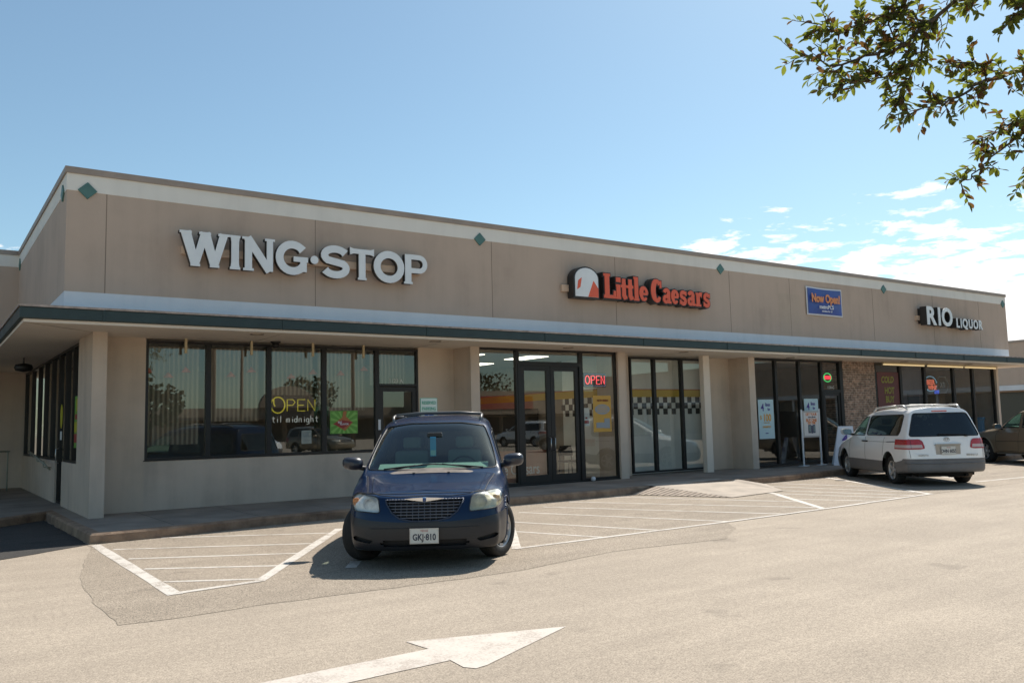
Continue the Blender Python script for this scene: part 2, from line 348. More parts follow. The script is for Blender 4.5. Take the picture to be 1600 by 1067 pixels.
# fallen leaves and grit gathered along the kerb and under the oak
g = MB(); rr = random.Random(21)
for i in range(230):
    if i < 260: x = rr.uniform(2.3, 24); y = 13.9-abs(rr.gauss(0, .16)); y += .35 if 4.2 < x < 9 else 0
    else: x = rr.gauss(4.2, 2.6); y = rr.gauss(2.6, 2.0)
    a = rr.uniform(0, 6.28); L_ = rr.uniform(.015, .032); w_ = L_*.4; z = .0125; c, s = cos(a), sin(a)
    g.add([(x-c*L_, y-s*L_, z), (x+s*w_, y-c*w_, z+rr.uniform(0,.006)), (x+c*L_, y+s*L_, z+rr.uniform(0,.01)), (x-s*w_, y+c*w_, z+.002)], [(0,1,2,3)])
o = link_mesh(g, 'leaf_litter', mat('dry leaf', (.16, .10, .05), .8, var=.5, vscale=30)); o['kind'] = 'stuff'; o['label'] = 'dry fallen leaves and grit scattered along the kerb and asphalt'
# ------------------------------------------------------------ sidewalk, kerb, ramp
M_WALK = mat('sidewalk concrete', (.30, .25, .205), .9, var=.3, vscale=1.1, bump=.35, bscale=45)
M_KERB = mat('kerb concrete', (.38, .26, .175), .92, var=.5, vscale=3.2, bump=.7, bscale=22, col2=(.17, .11, .075))
M_RAMP = mat('ramp concrete', (.45, .38, .31), .9, var=.22, vscale=2.2, bump=.3, bscale=50)
M_RAMPF = mat('ramp flare', (.47, .38, .30), .9, var=.3, vscale=6, bump=.3, bscale=50)
E1 = [(2.14,13.98),(2.4,13.94),(3.6,14.05),(5,14.38),(6.9,14.45),(8.5,14.25),(10,14.1),(12.4,14.12),(13.4,14.2),(16.6,14.0),(18.4,14.0),(20.6,14.28),(26,14.35),(37.5,14.35)]
inn = [(x+(.16 if i == 0 else 0), y+.16) for i, (x, y) in enumerate(E1)]
LE = [(2.14,13.98),(2.09,16.5),(2.08,18.6),(1.2,17.7),(-.5,17.4),(-18,17.3)]; LI = [(2.30,14.14),(2.25,16.5),(2.24,19.0),(1.15,17.88),(-.5,17.56),(-18,17.46)]
g = MB()
poly = inn+[(37.5,30),(-18,30)]+LI[::-1][:-1]
g.slab(poly, -.1, .15); struct(g, 'sidewalk', M_WALK)
g = MB()
def strip(g, A, B, z0, z1, r=.03):
    vs = []; fs = []
    for a, b in zip(A, B):
        a = Vector((*a, 0)); b = Vector((*b, 0)); d = (b-a)
        vs += [(a.x, a.y, z0), (a.x+d.x*.1, a.y+d.y*.1, z1-r), (a.x+d.x*.28, a.y+d.y*.28, z1), (b.x, b.y, z1), (b.x, b.y, z0)]
    n = len(A)
    for i in range(n-1):
        for k in range(4): fs.append((i*5+k, (i+1)*5+k, (i+1)*5+k+1, i*5+k+1))
    g.add(vs, fs)
strip(g, E1, inn, -.05, .153); strip(g, LE, LI, -.05, .153)
struct(g, 'kerb', M_KERB)
M_GAP = mat('joint', (.07, .06, .05), .95)
g = MB()
for i in range(0, 24):
    x = 3.4+i*1.45; g.add([(x,14.3,.1515),(x+.012,14.3,.1515),(x+.012,17.2,.1515),(x,17.2,.1515)], [(0,1,2,3)])
for y in (20.5, 22, 23.5, 25, 26.5): g.add([(-12,y,.1515),(2.45,y,.1515),(2.45,y+.012,.1515),(-12,y+.012,.1515)], [(0,1,2,3)])
struct(g, 'sidewalk_joint', M_GAP)
# kerb ramp
g = MB(); g.add([(13.75,14.6,.158),(16.3,14.6,.158),(16.3,13.95,.156),(15.7,12.2,.016),(13.75,11.95,.016),(13.55,13.95,.156)], [(0,1,2,3,4,5)])
g.add([(16.3,13.95,.156),(17.1,13.8,.012),(15.7,12.2,.014)], [(0,1,2)]); struct(g, 'ramp', M_RAMP)
g = MB(); g.add([(13.55,13.95,.155),(13.75,11.95,.014),(12.95,14.05,.014)], [(0,1,2)]); struct(g, 'ramp_side', M_RAMPF)
g = MB()
for i in range(16):
    f = i/16; a = Vector((13.55,13.95,.158)).lerp(Vector((13.75,11.95,.018)), f); b = Vector((12.95,14.05,.018)).lerp(Vector((13.75,11.95,.018)), f)
    g.tube([a, b], .006, 4)
struct(g, 'ramp_groove', mat('groove', (.36, .27, .205), .9))
# ------------------------------------------------------------ the strip of shops
def stucco(name, c, dirt=.12, drip=True, bump=.35, bs=55):
    m = bpy.data.materials.new(name); m.use_nodes = True; t = m.node_tree; b = t.nodes['Principled BSDF']; b.inputs['Roughness'].default_value = .9; b.inputs['Specular IOR Level'].default_value = .25
    tc = t.nodes.new('ShaderNodeTexCoord')
    def noise(s, d=4, r=.6, sc=None):
        v = tc.outputs['Object']
        if sc: mp = t.nodes.new('ShaderNodeMapping'); mp.inputs['Scale'].default_value = sc; t.links.new(v, mp.inputs[0]); v = mp.outputs[0]
        n = t.nodes.new('ShaderNodeTexNoise'); n.inputs['Scale'].default_value = s; n.inputs['Detail'].default_value = d; n.inputs['Roughness'].default_value = r; t.links.new(v, n.inputs['Vector']); return n.outputs[0]
    a = noise(.9, 5, .6); s_ = noise(1.0, 4, .6, (3.5, 3.5, .25)); f = noise(130, 3, .8)
    x = nmath('ADD', nmath('MULTIPLY', a, .5, None, t), nmath('MULTIPLY', s_, .35 if drip else .05, None, t), None, t)
    x = nmath('ADD', x, nmath('MULTIPLY', f, .25, None, t), None, t)
    lo = tuple(k*(1-dirt*1.6) for k in c); hi = tuple(min(1, k*(1+dirt*.7)) for k in c)
    r = ramp(t, x, [(.38, lo), (.55, c), (.74, hi)]); t.links.new(r, b.inputs['Base Color'])
    bp = t.nodes.new('ShaderNodeBump'); bp.inputs['Strength'].default_value = bump; bp.inputs['Distance'].default_value = .01
    t.links.new(noise(bs, 4, .7), bp.inputs['Height']); t.links.new(bp.outputs[0], b.inputs['Normal'])
    return m
M_TAN = stucco('tan stucco', (.52, .402, .318), .10); M_CREAM = stucco('cream stucco', (.80, .76, .69), .06)
M_WBAND = stucco('white flashing', (.72, .73, .74), .07); M_CAP = mat('coping', (.35, .28, .23), .6, var=.15, vscale=2)
M_PEB = stucco('pebble wall', (.60, .495, .405), .15, True, .7, 85); M_SOF = stucco('soffit paint', (.82, .72, .61), .05, False, .12)
M_GREEN = mat('green gutter', (.027, .050, .050), .45, var=.35, vscale=2.6, spec=.5, col2=(.018, .034, .034)); M_DRIP = mat('drip edge', (.42, .33, .28), .45, metal=.2, var=.4, vscale=6)
M_TEAL = mat('teal paint', (.085, .19, .17), .55, var=.15, vscale=5)
M_FR = mat('dark bronze frame', (.022, .02, .019), .42, metal=.3, spec=.5)
G_WING = glassmat('restaurant glass', (.82, .82, .78), .13, 0, .8, .02); G_LC = glassmat('pizza shop glass', (.90, .91, .88), .12, 0, .8, .02)
G_DK = glassmat('tinted shop glass', (.76, .76, .77), .11, 0, .8, .03)
M_BRK = bpy.data.materials.new('brick'); M_BRK.use_nodes = True
t = M_BRK.node_tree; b = t.nodes['Principled BSDF']; tc = t.nodes.new('ShaderNodeTexCoord'); mp = t.nodes.new('ShaderNodeMapping'); mp.inputs['Rotation'].default_value = (radians(90), 0, 0)
br = t.nodes.new('ShaderNodeTexBrick'); t.links.new(tc.outputs['Object'], mp.inputs[0]); t.links.new(mp.outputs[0], br.inputs[0])
br.inputs['Scale'].default_value = 1; br.inputs['Brick Width'].default_value = .2; br.inputs['Row Height'].default_value = .075; br.inputs['Mortar Size'].default_value = .007
br.inputs['Color1'].default_value = (.36, .22, .15, 1); br.inputs['Color2'].default_value = (.19, .125, .09, 1); br.inputs['Mortar'].default_value = (.40, .34, .28, 1)
n = t.nodes.new('ShaderNodeTexNoise'); n.inputs['Scale'].default_value = 9; t.links.new(tc.outputs['Object'], n.inputs['Vector'])
mxr = t.nodes.new('ShaderNodeMixRGB'); mxr.blend_type = 'MULTIPLY'; mxr.inputs[0].default_value = 1; t.links.new(br.outputs[0], mxr.inputs[1]); t.links.new(ramp(t, n.outputs[0], [(.3, .6), (.7, 1.4)]), mxr.inputs[2]); t.links.new(mxr.outputs[0], b.inputs['Base Color']); b.inputs['Roughness'].default_value = .9

B = thing('shop_building', (2.51, 16.5, 0), 'long tan single storey row of shops with green edged canopy and dark framed shopfronts', 'building')
FY, FX = 16.04, 1.98
def lring(mb, off, z0, z1, th=.2, x1=34.7):
    """fascia ring: front, left return and inner left wing, plus right end; off = how far it stands out"""
    o = off
    mb.slab([(FX-o,FY-o),(x1+o,FY-o),(x1+o,FY+14),(x1-th,FY+14),(x1-th,FY+th),(FX+th,FY+th),(FX+th,24.2+th),(-18,24.2+th),(-18,24.2-o),(FX-o,24.2-o)], z0, z1)
g = MB(); lring(g, 0, 4.03, 5.78); part(g, 'fascia', M_TAN, B)
g = MB(); lring(g, .006, 5.78, 6.08); part(g, 'cornice', M_CREAM, B)
g = MB(); lring(g, .035, 6.08, 6.19, .3); part(g, 'parapet_cap', M_CAP, B)
g = MB(); lring(g, -.004, 3.5, 4.03); part(g, 'white_band', M_WBAND, B)
g = MB(); g.slab([(2.1,16.2),(34.6,16.2),(34.6,30),(-18,30),(-18,24.35),(2.1,24.35)], 5.4, 5.5); part(g, 'roof', M_CAP, B)
# control joints in the stucco
for x in (2.61, 6.45, 10.69, 14.45, 18.75, 21.43, 25.73, 29.4, 32.6):
    g = MB(); g.box(x-.006, x+.006, FY-.003, FY+.01, 4.03, 5.78); part(g, 'control_joint', mat('stucco joint', (.23, .18, .14), .9), B)  # joint drawn as a plain darker line
# painted-over patch of stucco between two signs
g = MB(); g.box(20.9, 21.9, FY-.002, FY+.01, 4.1, 5.3); part(g, 'stucco_patch', stucco('patch stucco', (.495, .39, .305), .1), B)
# diamonds
for x in (2.3, 10.37, 18.39, 26.39, 34.47):
    g = MB(); g.prism([(x-.155,5.80),(x,5.65),(x+.155,5.80),(x,5.95)], FY-.03, FY+.01); part(g, 'diamond', M_TEAL, B, bevel=.006)
for y in (16.42, 23.9):
    g = MB(); g.add([(FX-.03,y-.155,5.8),(FX-.03,y,5.65),(FX-.03,y+.155,5.8),(FX-.03,y,5.95),(FX+.01,y-.155,5.8),(FX+.01,y,5.65),(FX+.01,y+.155,5.8),(FX+.01,y,5.95)], [(0,1,2,3),(7,6,5,4),(0,4,5,1),(1,5,6,2),(2,6,7,3),(3,7,4,0)]); part(g, 'diamond', M_TEAL, B)
# canopy
AX, AY, AX2 = 1.28, 15.34, 36.2
def aring(mb, o, z0, z1, th):
    mb.slab([(AX-o,AY-o),(AX2+o,AY-o),(AX2+o,30),(AX2-th,30),(AX2-th,AY+th),(AX+th,AY+th),(AX+th,23.5+th),(-18,23.5+th),(-18,23.5-o),(AX-o,23.5-o)], z0, z1)
g = MB(); aring(g, 0, 3.455, 3.64, .06); can = part(g, 'canopy', M_GREEN, B, bevel=.012)
g = MB(); aring(g, .022, 3.64, 3.675, .12); part(g, 'canopy_drip_edge', M_DRIP, can)
for x in [AX+1.2+i*3.05 for i in range(12)]: g = MB(); g.box(x, x+.03, AY-.012, AY+.02, 3.448, 3.645); part(g, 'canopy_seam', M_GREEN, can)
g = MB(); g.slab([(AX+.06,AY+.06),(AX2-.06,AY+.06),(AX2-.06,30),(34.7,30),(34.7,FY),(FX,FY),(FX,24.2),(-18,24.2),(-18,23.56),(AX+.06,23.56)], 3.55, 3.60); part(g, 'canopy_top', M_WBAND, can)
g = MB(); g.slab([(AX+.06,AY+.06),(AX2-.06,AY+.06),(AX2-.06,30),(-18,30),(-18,23.56),(AX+.06,23.56)], 3.40, 3.45); sof = part(g, 'soffit', M_SOF, B)
g = MB()
M_SJ = mat('soffit joint', (.40, .33, .27), .9)
g.tube([(AX+.06,AY+.06,3.398),(2.51,16.5,3.398)], .008, 4); part(g, 'soffit_joint', M_SJ, sof)
for x in (5.6, 9.3, 12.9, 16.6, 20.2, 23.8, 27.5, 31.1): g = MB(); g.box(x, x+.008, AY+.07, 17.2, 3.397, 3.402); part(g, 'soffit_joint', M_SJ, sof)
M_DKM = mat('dark metal', (.05, .045, .04), .5, metal=.5)
for x, y in [(9.01,15.74),(12.77,15.93),(16.62,15.87),(21.51,16.2),(5.2,15.8),(27.3,16.0),(31.5,16.0)]:
    g = MB(); g.lathe([(.13,0),(.13,-.015),(.105,-.012),(.09,.03),(.0,.035)], (x, y, 3.402), n=20); part(g, 'recessed_downlight', mat('downlight trim', (.25, .2, .15), .5), sof, True)
# walls
WY = 17.25
for a, b_ in ((2.75,3.55),(9.41,10.64),(15.1,15.9),(19.0,20.24)):
    g = MB(); g.box(a, b_, WY, WY+.2, .1, 3.4); part(g, 'wall', MATS.get('fwp') or MATS.setdefault('fwp', stucco('front wall pebble', (.60, .49, .39), .13, True, .7, 85)), B)
g = MB(); g.box(3.55, 8.38, WY, WY+.2, .1, 1.07); part(g, 'window_sill_wall', M_PEB, B)
g = MB(); g.box(3.53, 8.38, WY-.015, WY+.05, 1.07, 1.085); part(g, 'sill', M_FR, B)
g = MB(); g.box(2.51, 2.75, 16.5, 18.05, .1, 3.4); part(g, 'corner_pillar', M_PEB, B)
for x0, x1 in ((10.36,10.6),(14.85,15.12),(19.95,20.22)):
    g = MB(); g.box(x0, x1, 16.5, WY+.1, .1, 3.4); part(g, 'pillar', M_PEB, B)
g = MB(); g.box(34.52, 34.68, 16.5, 30, .1, 3.4); part(g, 'end_wall', M_PEB, B)
g = MB(); g.box(24.62, 26.42, 16.56, 17.3, .1, 3.4); part(g, 'brick_pier', M_BRK, B)
g = MB(); g.box(2.51, 2.75, 18.05, 20.0, .1, 1.05); g.box(2.51, 2.75, 21.08, 28.1, .1, 1.05); g.box(2.51,2.75,28.1,28.3,.1,3.4); part(g, 'side_wall', M_PEB, B)
g = MB(); g.box(-18, 2.51, 28.1, 28.3, .1, 3.4); part(g, 'wing_wall', M_PEB, B)
g = MB(); g.box(18.1, 18.36, 16.56, 16.72, .1, 3.4); part(g, 'canopy_post', M_SOF, B, bevel=.01)
g = MB(); g.box(18.98,19.02,WY-.02,WY+.2,.1,3.4); part(g, 'post_trim', M_FR, B)

# glazed bays: each window a frame with its pane, each door a leaf with pane and handle
def window(x0, x1, z0, z1, y, gm, f=.05, dep=.1, name='window'):
    g = MB(); g.box(x0, x0+f, y-dep/2, y+dep/2, z0, z1); g.box(x1-f, x1, y-dep/2, y+dep/2, z0, z1)
    g.box(x0+f, x1-f, y-dep/2, y+dep/2, z1-f, z1); g.box(x0+f, x1-f, y-dep/2, y+dep/2, z0, z0+f)
    o = part(g, name, M_FR, B)
    g = MB(); g.add([(x0+f,y,z0+f),(x1-f,y,z0+f),(x1-f,y,z1-f),(x0+f,y,z1-f)], [(0,1,2,3)]); part(g, 'pane', gm, o)
    return o
def door(x0, x1, z0, z1, y, gm, hside=1, f=.1):
    o = window(x0, x1, z0, z1, y, gm, f, .06, 'door')
    hx = x1-f/2 if hside > 0 else x0+f/2
    g = MB(); g.tube([(hx, y-.03, .95), (hx, y-.09, .97), (hx, y-.09, 1.25), (hx, y-.03, 1.27)], .012, 8); part(g, 'handle', mat('brushed metal', (.5, .5, .5), .3, metal=1), o, True)
    g = MB(); g.box(x0+f, x1-f, y-.032, y-.02, z0+.02, z0+.2); part(g, 'kick_plate', M_FR, o)
    return o
wx = [3.55, 4.72, 5.94, 7.14, 8.38]
for a, b_ in zip(wx, wx[1:]): window(a, b_, 1.08, 3.36, WY+.05, G_WING)
window(8.38, 9.41, 2.52, 3.36, WY+.05, G_WING); door(8.43, 9.36, .16, 2.5, WY+.05, G_WING, -1)
g = MB(); g.box(8.38,8.43,WY,WY+.1,.15,2.52); g.box(9.36,9.41,WY,WY+.1,.15,2.52); part(g, 'door_frame', M_FR, B)
LY = 16.62
window(10.6, 11.72, .18, 3.4, LY, G_LC); window(13.68, 14.86, .18, 3.4, LY, G_LC); window(11.72, 13.68, 3.05, 3.4, LY, G_LC)
door(11.80, 12.70, .18, 3.0, LY, G_LC, 1, .12); door(12.71, 13.60, .18, 3.0, LY, G_LC, -1, .12)
g = MB(); g.box(11.72,11.80,LY-.06,LY+.06,.15,3.05); g.box(13.60,13.68,LY-.06,LY+.06,.15,3.05); g.box(11.80,13.60,LY-.06,LY+.06,3.0,3.05); g.box(10.6,14.86,LY-.08,LY+.08,.15,.18); part(g, 'door_frame', M_FR, B)
for a, b_ in ((15.92,16.83),(16.83,17.91),(17.91,18.98)): window(a, b_, .2, 3.36, WY, G_LC)
for a, b_ in ((20.24,21.27),(21.27,22.41),(22.41,23.52)): window(a, b_, .2, 3.38, LY, G_DK)
window(23.52, 24.5, 2.42, 3.38, LY, G_DK); door(23.58, 24.46, .18, 2.38, LY, G_DK, 1)
g = MB(); g.box(23.52,23.58,LY-.06,LY+.06,.15,2.42); g.box(24.46,24.62,LY-.06,LY+.06,.15,3.38); g.box(23.58,24.46,LY-.06,LY+.06,2.38,2.42); part(g, 'door_frame', M_FR, B)
for a, b_ in ((26.45,28.0),(28.0,29.55),(29.55,31.5),(31.5,32.9),(32.9,34.5)): window(a, b_, .2, 3.36, LY, G_DK, .07)
# side windows on the left return
def window_y(y0, y1, z0, z1, x, gm, name='window'):
    f = .05; g = MB(); g.box(x-.05, x+.05, y0, y0+f, z0, z1); g.box(x-.05, x+.05, y1-f, y1, z0, z1); g.box(x-.05, x+.05, y0+f, y1-f, z1-f, z1); g.box(x-.05, x+.05, y0+f, y1-f, z0, z0+f)
    o = part(g, name, M_FR, B); g = MB(); g.add([(x,y0+f,z0+f),(x,y1-f,z0+f),(x,y1-f,z1-f),(x,y0+f,z1-f)], [(0,1,2,3)]); part(g, 'pane', gm, o); return o
SX = 2.60
for a, b_ in ((18.05,19.0),(19.0,20.0),(21.08,22.3),(22.3,23.6),(23.6,24.9),(24.9,26.4),(26.4,28.1)): window_y(a, b_, 1.05, 3.38, SX, G_WING)
sdoor = window_y(20.02, 21.06, .16, 3.38, SX, G_WING, 'door')
g = MB(); g.tube([(SX-.04,20.85,1.0),(SX-.1,20.85,1.02),(SX-.1,20.85,1.3),(SX-.04,20.85,1.32)], .012, 8); part(g, 'handle', MATS['brushed metal'], sdoor, True)
# interiors
M_INW = mat('inner wall', (.30, .25, .20), .9, var=.1); M_INF = mat('inner floor', (.16, .12, .09), .5, var=.3, vscale=2); M_INC = mat('ceiling tile', (.5, .48, .44), .9)
M_INL = mat('light inner wall', (.78, .77, .72), .8, var=.05)
g = MB(); g.box(2.8,34.5,17.5,29.9,.12,.155); part(g, 'interior_floor', M_INF, B)
g = MB(); g.box(2.8,34.5,17.46,29.9,3.36,3.395); part(g, 'interior_ceiling', M_INC, B)
for q in ((2.8,10.3,25.5,25.7,.15,3.4),(10.3,10.4,17.46,29,.15,3.4),(20.24,34.5,23.0,23.2,.15,3.4),(25.4,25.5,17.3,23,.15,3.4)): g = MB(); g.box(*q); part(g, 'interior_wall', M_INW, B)
g = MB(); g.box(15.05,15.15,17.46,19.1,.15,3.4); g.box(15.15,19.9,17.60,17.7,.15,3.4); g.box(20.05,20.15,17.46,23,.15,3.4)
part(g, 'pizza_shop_wall', M_INL, B)
g = MB(); g.box(10.4,15.05,23.4,23.6,.15,3.4); g.box(15.05,15.15,19.1,23.4,.15,3.4); part(g, 'kitchen_wall', M_INW, B)
M_YEL = mat('yellow tile', (.62, .40, .02), .5); M_BLK = mat('black tile', (.02, .02, .022), .35); M_ORL = mat('orange line', (.5, .12, .02), .5)
g = MB(); g.box(15.15,19.9,17.59,17.60,2.28,2.48); g.box(15.04,15.05,17.47,23.4,2.28,2.48); g.box(10.4,15.04,23.39,23.4,2.28,2.48); part(g, 'yellow_stripe', M_YEL, B)
g = MB(); g.box(15.15,19.9,17.588,17.60,2.48,2.505); g.box(15.038,15.05,17.47,23.4,2.48,2.505); part(g, 'orange_stripe', M_ORL, B)
g = MB()
s_ = .165
for r_ in range(3):
    for i in range(14):
        x = 15.2+(2*i+r_ % 2)*s_
        if x+s_ < 19.9: g.box(x, x+s_, 17.59, 17.60, 2.28-(r_+1)*s_, 2.28-r_*s_)
    for i in range(5):
        y = 17.5+(2*i+r_ % 2)*s_
        if y+s_ < 23.3: g.box(15.04, 15.05, y, y+s_, 2.28-(r_+1)*s_, 2.28-r_*s_)
part(g, 'chequered_tiles', M_BLK, B)
g = MB()
for x, y in ((11.3,18.4),(13.3,18.4),(11.3,21),(13.3,21)): g.box(x-.3,x+.3,y-.6,y+.6,3.345,3.358)
part(g, 'ceiling_light_panel', mat('panel glow', (.9, .9, .85), .5, emit=(1, .95, .8), estr=2.5), B)
# shop counter and shelving so the rooms are not empty
M_CTR = mat('counter', (.22, .12, .07), .5, var=.2); M_RED = mat('red signboard', (.35, .03, .02), .5)
g = MB(); g.box(10.6,13.2,20.6,21.2,.155,1.15); g.box(10.5,13.25,20.5,21.3,1.15,1.19); solo(g, 'shop_counter', M_CTR, 'brown counter inside the pizza shop behind the double doors', 'counter', bevel=.01)
g = MB(); g.box(20.5,25.0,20.6,21.0,.155,1.1); g.box(20.4,25.1,20.5,21.1,1.1,1.14)
solo(g, 'shop_counter', mat('dark counter', (.06, .05, .07), .5), 'dark counter inside the phone shop behind the posters', 'counter', bevel=.01)
g = MB(); rr = random.Random(3)
for z in (.35, .8, 1.25, 1.7): g.box(27.2,33.8,19.6,20.0,z,z+.03)
for x in (27.2, 29.4, 31.6, 33.8): g.box(x-.02,x+.02,19.6,20.0,.155,1.95)
sh = solo(g, 'bottle_shelf', M_CTR, 'dark wooden shelving with bottles inside the liquor shop window', 'shelf')
bm_ = [mat('bottle green', (.03,.12,.04), .2), mat('bottle amber', (.25,.09,.02), .2), mat('bottle clear', (.4,.42,.42), .2)]
g = MB()
for z in (.38, .83, 1.28):
    for i in range(30):
        x = 27.4+i*.21+rr.uniform(-.02,.02); g.lathe([(.035,0),(.035,.17),(.013,.22),(.013,.28),(0,.28)], (x, 19.75, z), n=8, mi=rr.randrange(3))
o = link_mesh(g, 'bottles', bm_, None, True, 0, sh.location); o.parent = sh; o['kind'] = 'stuff'
# ------------------------------------------------------------ signs on the fascia
M_LETW = mat('white letter face', (.80, .82, .82), .4, var=.05, vscale=3); M_LRET = mat('dark letter return', (.03, .026, .024), .45)
M_RACE = mat('raceway', (.66, .47, .33), .55, var=.15)
def facepair(shape, y0, depth, grow=0.):
    """shape(mb, y0, y1): front face slab and the deeper dark can behind it"""
    f = MB(); shape(f, y0, y0+.02); r = MB(); shape(r, y0+.02, y0+depth); return f, r
zb, H = 4.605, .62
def serif(mb, x, z, w, y0, y1, t=.045):
    ribbon(mb, [(x-w/2, z), (x+w/2, z)], t, y0-.0009, y1)
def LW(mb, x0, x1, y0, y1):
    w = x1-x0; t = .135; k = .0007
    P = [(x0+.07*w, H), (x0+.29*w, 0.02), (x0+.5*w, H), (x0+.72*w, .02), (x0+.93*w, H)]
    for i in range(4):
        (ax, az_), (bx, bz) = P[i], P[i+1]
        wd = .175 if i % 2 == 0 else .145
        ribbon(mb, [(ax, zb+az_), (bx, zb+bz)], [wd, wd*.85] if i % 2 == 0 else [wd*.85, wd], y0-k*i, y1)
    for x in (P[0][0], P[2][0], P[4][0]): serif(mb, x, zb+H-.012, .21, y0-.003, y1)
    for x in (P[1][0], P[3][0]): serif(mb, x, zb+.012, .17, y0-.003, y1)
def LI(mb, x0, x1, y0, y1):
    c = (x0+x1)/2; ribbon(mb, [(c, zb), (c, zb+.12), (c, zb+H-.12), (c, zb+H)], [.17, .14, .14, .17], y0, y1); serif(mb, c, zb+H-.012, .19, y0-.001, y1); serif(mb, c, zb+.012, .19, y0-.001, y1)
def LN(mb, x0, x1, y0, y1):
    a, b_ = x0+.09, x1-.08; ribbon(mb, [(a, zb), (a, zb+H)], .135, y0, y1); ribbon(mb, [(b_, zb), (b_, zb+H)], .12, y0-.0005, y1)
    ribbon(mb, [(a-.02, zb+H), (b_+.0, zb)], .15, y0-.0012, y1); serif(mb, a, zb+.012, .2, y0-.002, y1); serif(mb, b_, zb+H-.012, .19, y0-.002, y1); serif(mb, a-.04, zb+H-.012, .16, y0-.002, y1)
def LG(mb, x0, x1, y0, y1):
    c = (x0+x1)/2; m_ = zb+H/2; rx = (x1-x0)/2-.05; pts = arc(c, m_, rx, H/2-.05, 38, 330, 22); n = len(pts)
    ribbon(mb, pts, [.17]+[.15]*(n-2)+[.15], y0, y1); ribbon(mb, [(x1-.09, zb+.05), (x1-.09, m_-.0)], .13, y0-.0008, y1); ribbon(mb, [(c+.02, m_-.02), (x1+.0, m_-.02)], .10, y0-.0016, y1)
def LS(mb, x0, x1, y0, y1):
    c = (x0+x1)/2; rx = (x1-x0)/2-.055; q = H/4
    up_ = arc(c, zb+H-.05-q+.02, rx, q-.02, 25, 225, 12); lo = arc(c, zb+.05+q-.02, rx, q-.02, 45, -160, 13)
    ribbon(mb, up_+[(c, zb+H/2)]+lo, [.17]+[.145]*(len(up_)+len(lo)-1)+[.17], y0, y1)
def LT(mb, x0, x1, y0, y1):
    c = (x0+x1)/2; ribbon(mb, [(c, zb), (c, zb+H)], .145, y0, y1); ribbon(mb, [(x0, zb+H-.05), (x0+.08, zb+H-.05), (x1-.08, zb+H-.05), (x1, zb+H-.05)], [.15, .1, .1, .15], y0-.0008, y1); serif(mb, c, zb+.012, .19, y0-.0015, y1)
def LO(mb, x0, x1, y0, y1):
    c = (x0+x1)/2; ribbon(mb, arc(c, zb+H/2, (x1-x0)/2-.06, H/2-.05, 0, 360, 30)[:-1], .15, y0, y1, closed=True)
def LP(mb, x0, x1, y0, y1):
    a = x0+.1; ribbon(mb, [(a, zb), (a, zb+H)], .145, y0, y1); serif(mb, a, zb+.012, .2, y0-.0016, y1)
    ribbon(mb, [(a, zb+H-.05)]+arc(x1-.2, zb+H-.05-.145, .145, .145, 90, -90, 12)+[(a, zb+H-.34)], .105, y0-.0008, y1)
def LD(mb, x0, x1, y0, y1):
    c = (x0+x1)/2; mb.prism(arc(c, zb+H/2+.0, .082, .082, 0, 360, 18)[:-1], y0, y1)
S = thing('shop_sign', (6.34, 15.8, 4.6), 'large white capital letters WING STOP with flared serifs on a tan rail', 'sign', 'shop name signs on the fascia')
for fn, a, b_ in ((LW,3.83,4.63),(LI,4.69,4.87),(LN,4.94,5.52),(LG,5.58,6.20),(LD,6.25,6.42),(LS,6.49,7.06),(LT,7.09,7.62),(LO,7.63,8.30),(LP,8.31,8.87)):
    f, r = facepair(lambda mb, y0, y1: fn(mb, a, b_, y0, y1), 15.79, .13)
    o = part(f, 'letter', M_LETW, S); part(r, 'letter_return', M_LRET, o)
g = MB(); g.box(3.86, 8.78, 15.93, FY, 4.83, 4.98); part(g, 'raceway', M_RACE, S, bevel=.006)

# orange lettered sign with arched picture panel (picture left plain)
M_ORG = mat('orange letter face', (.82, .12, .05), .4, var=.06)
S = thing('shop_sign', (15.2, 15.75, 4.6), 'orange Little Caesars lettering outlined in black beside a white arched panel', 'sign', 'shop name signs on the fascia')
def archpts(x0, x1, z0, z1, rise): 
    c = (x0+x1)/2; return [(x0, z0), (x1, z0)]+[(c+(x1-x0)/2*cos(radians(a)), z1+rise*sin(radians(a))) for a in range(0, 181, 12)]
g = MB(); g.prism(archpts(12.86, 13.66, 4.60, 5.08, .30), 15.76, 16.0); o = part(g, 'sign_box', M_LRET, S)
g = MB(); g.prism(archpts(12.90, 13.62, 4.635, 5.08, .262), 15.745, 15.76); part(g, 'panel_face', M_LETW, o)
g = MB(); g.prism([(13.29,4.637),(13.615,4.637),(13.615,4.86),(13.47,5.04)], 15.738, 15.745); g.prism([(12.95,4.80),(13.05,4.86),(13.10,5.10),(12.99,5.02)], 15.738, 15.745); part(g, 'panel_patch', M_ORG, o)
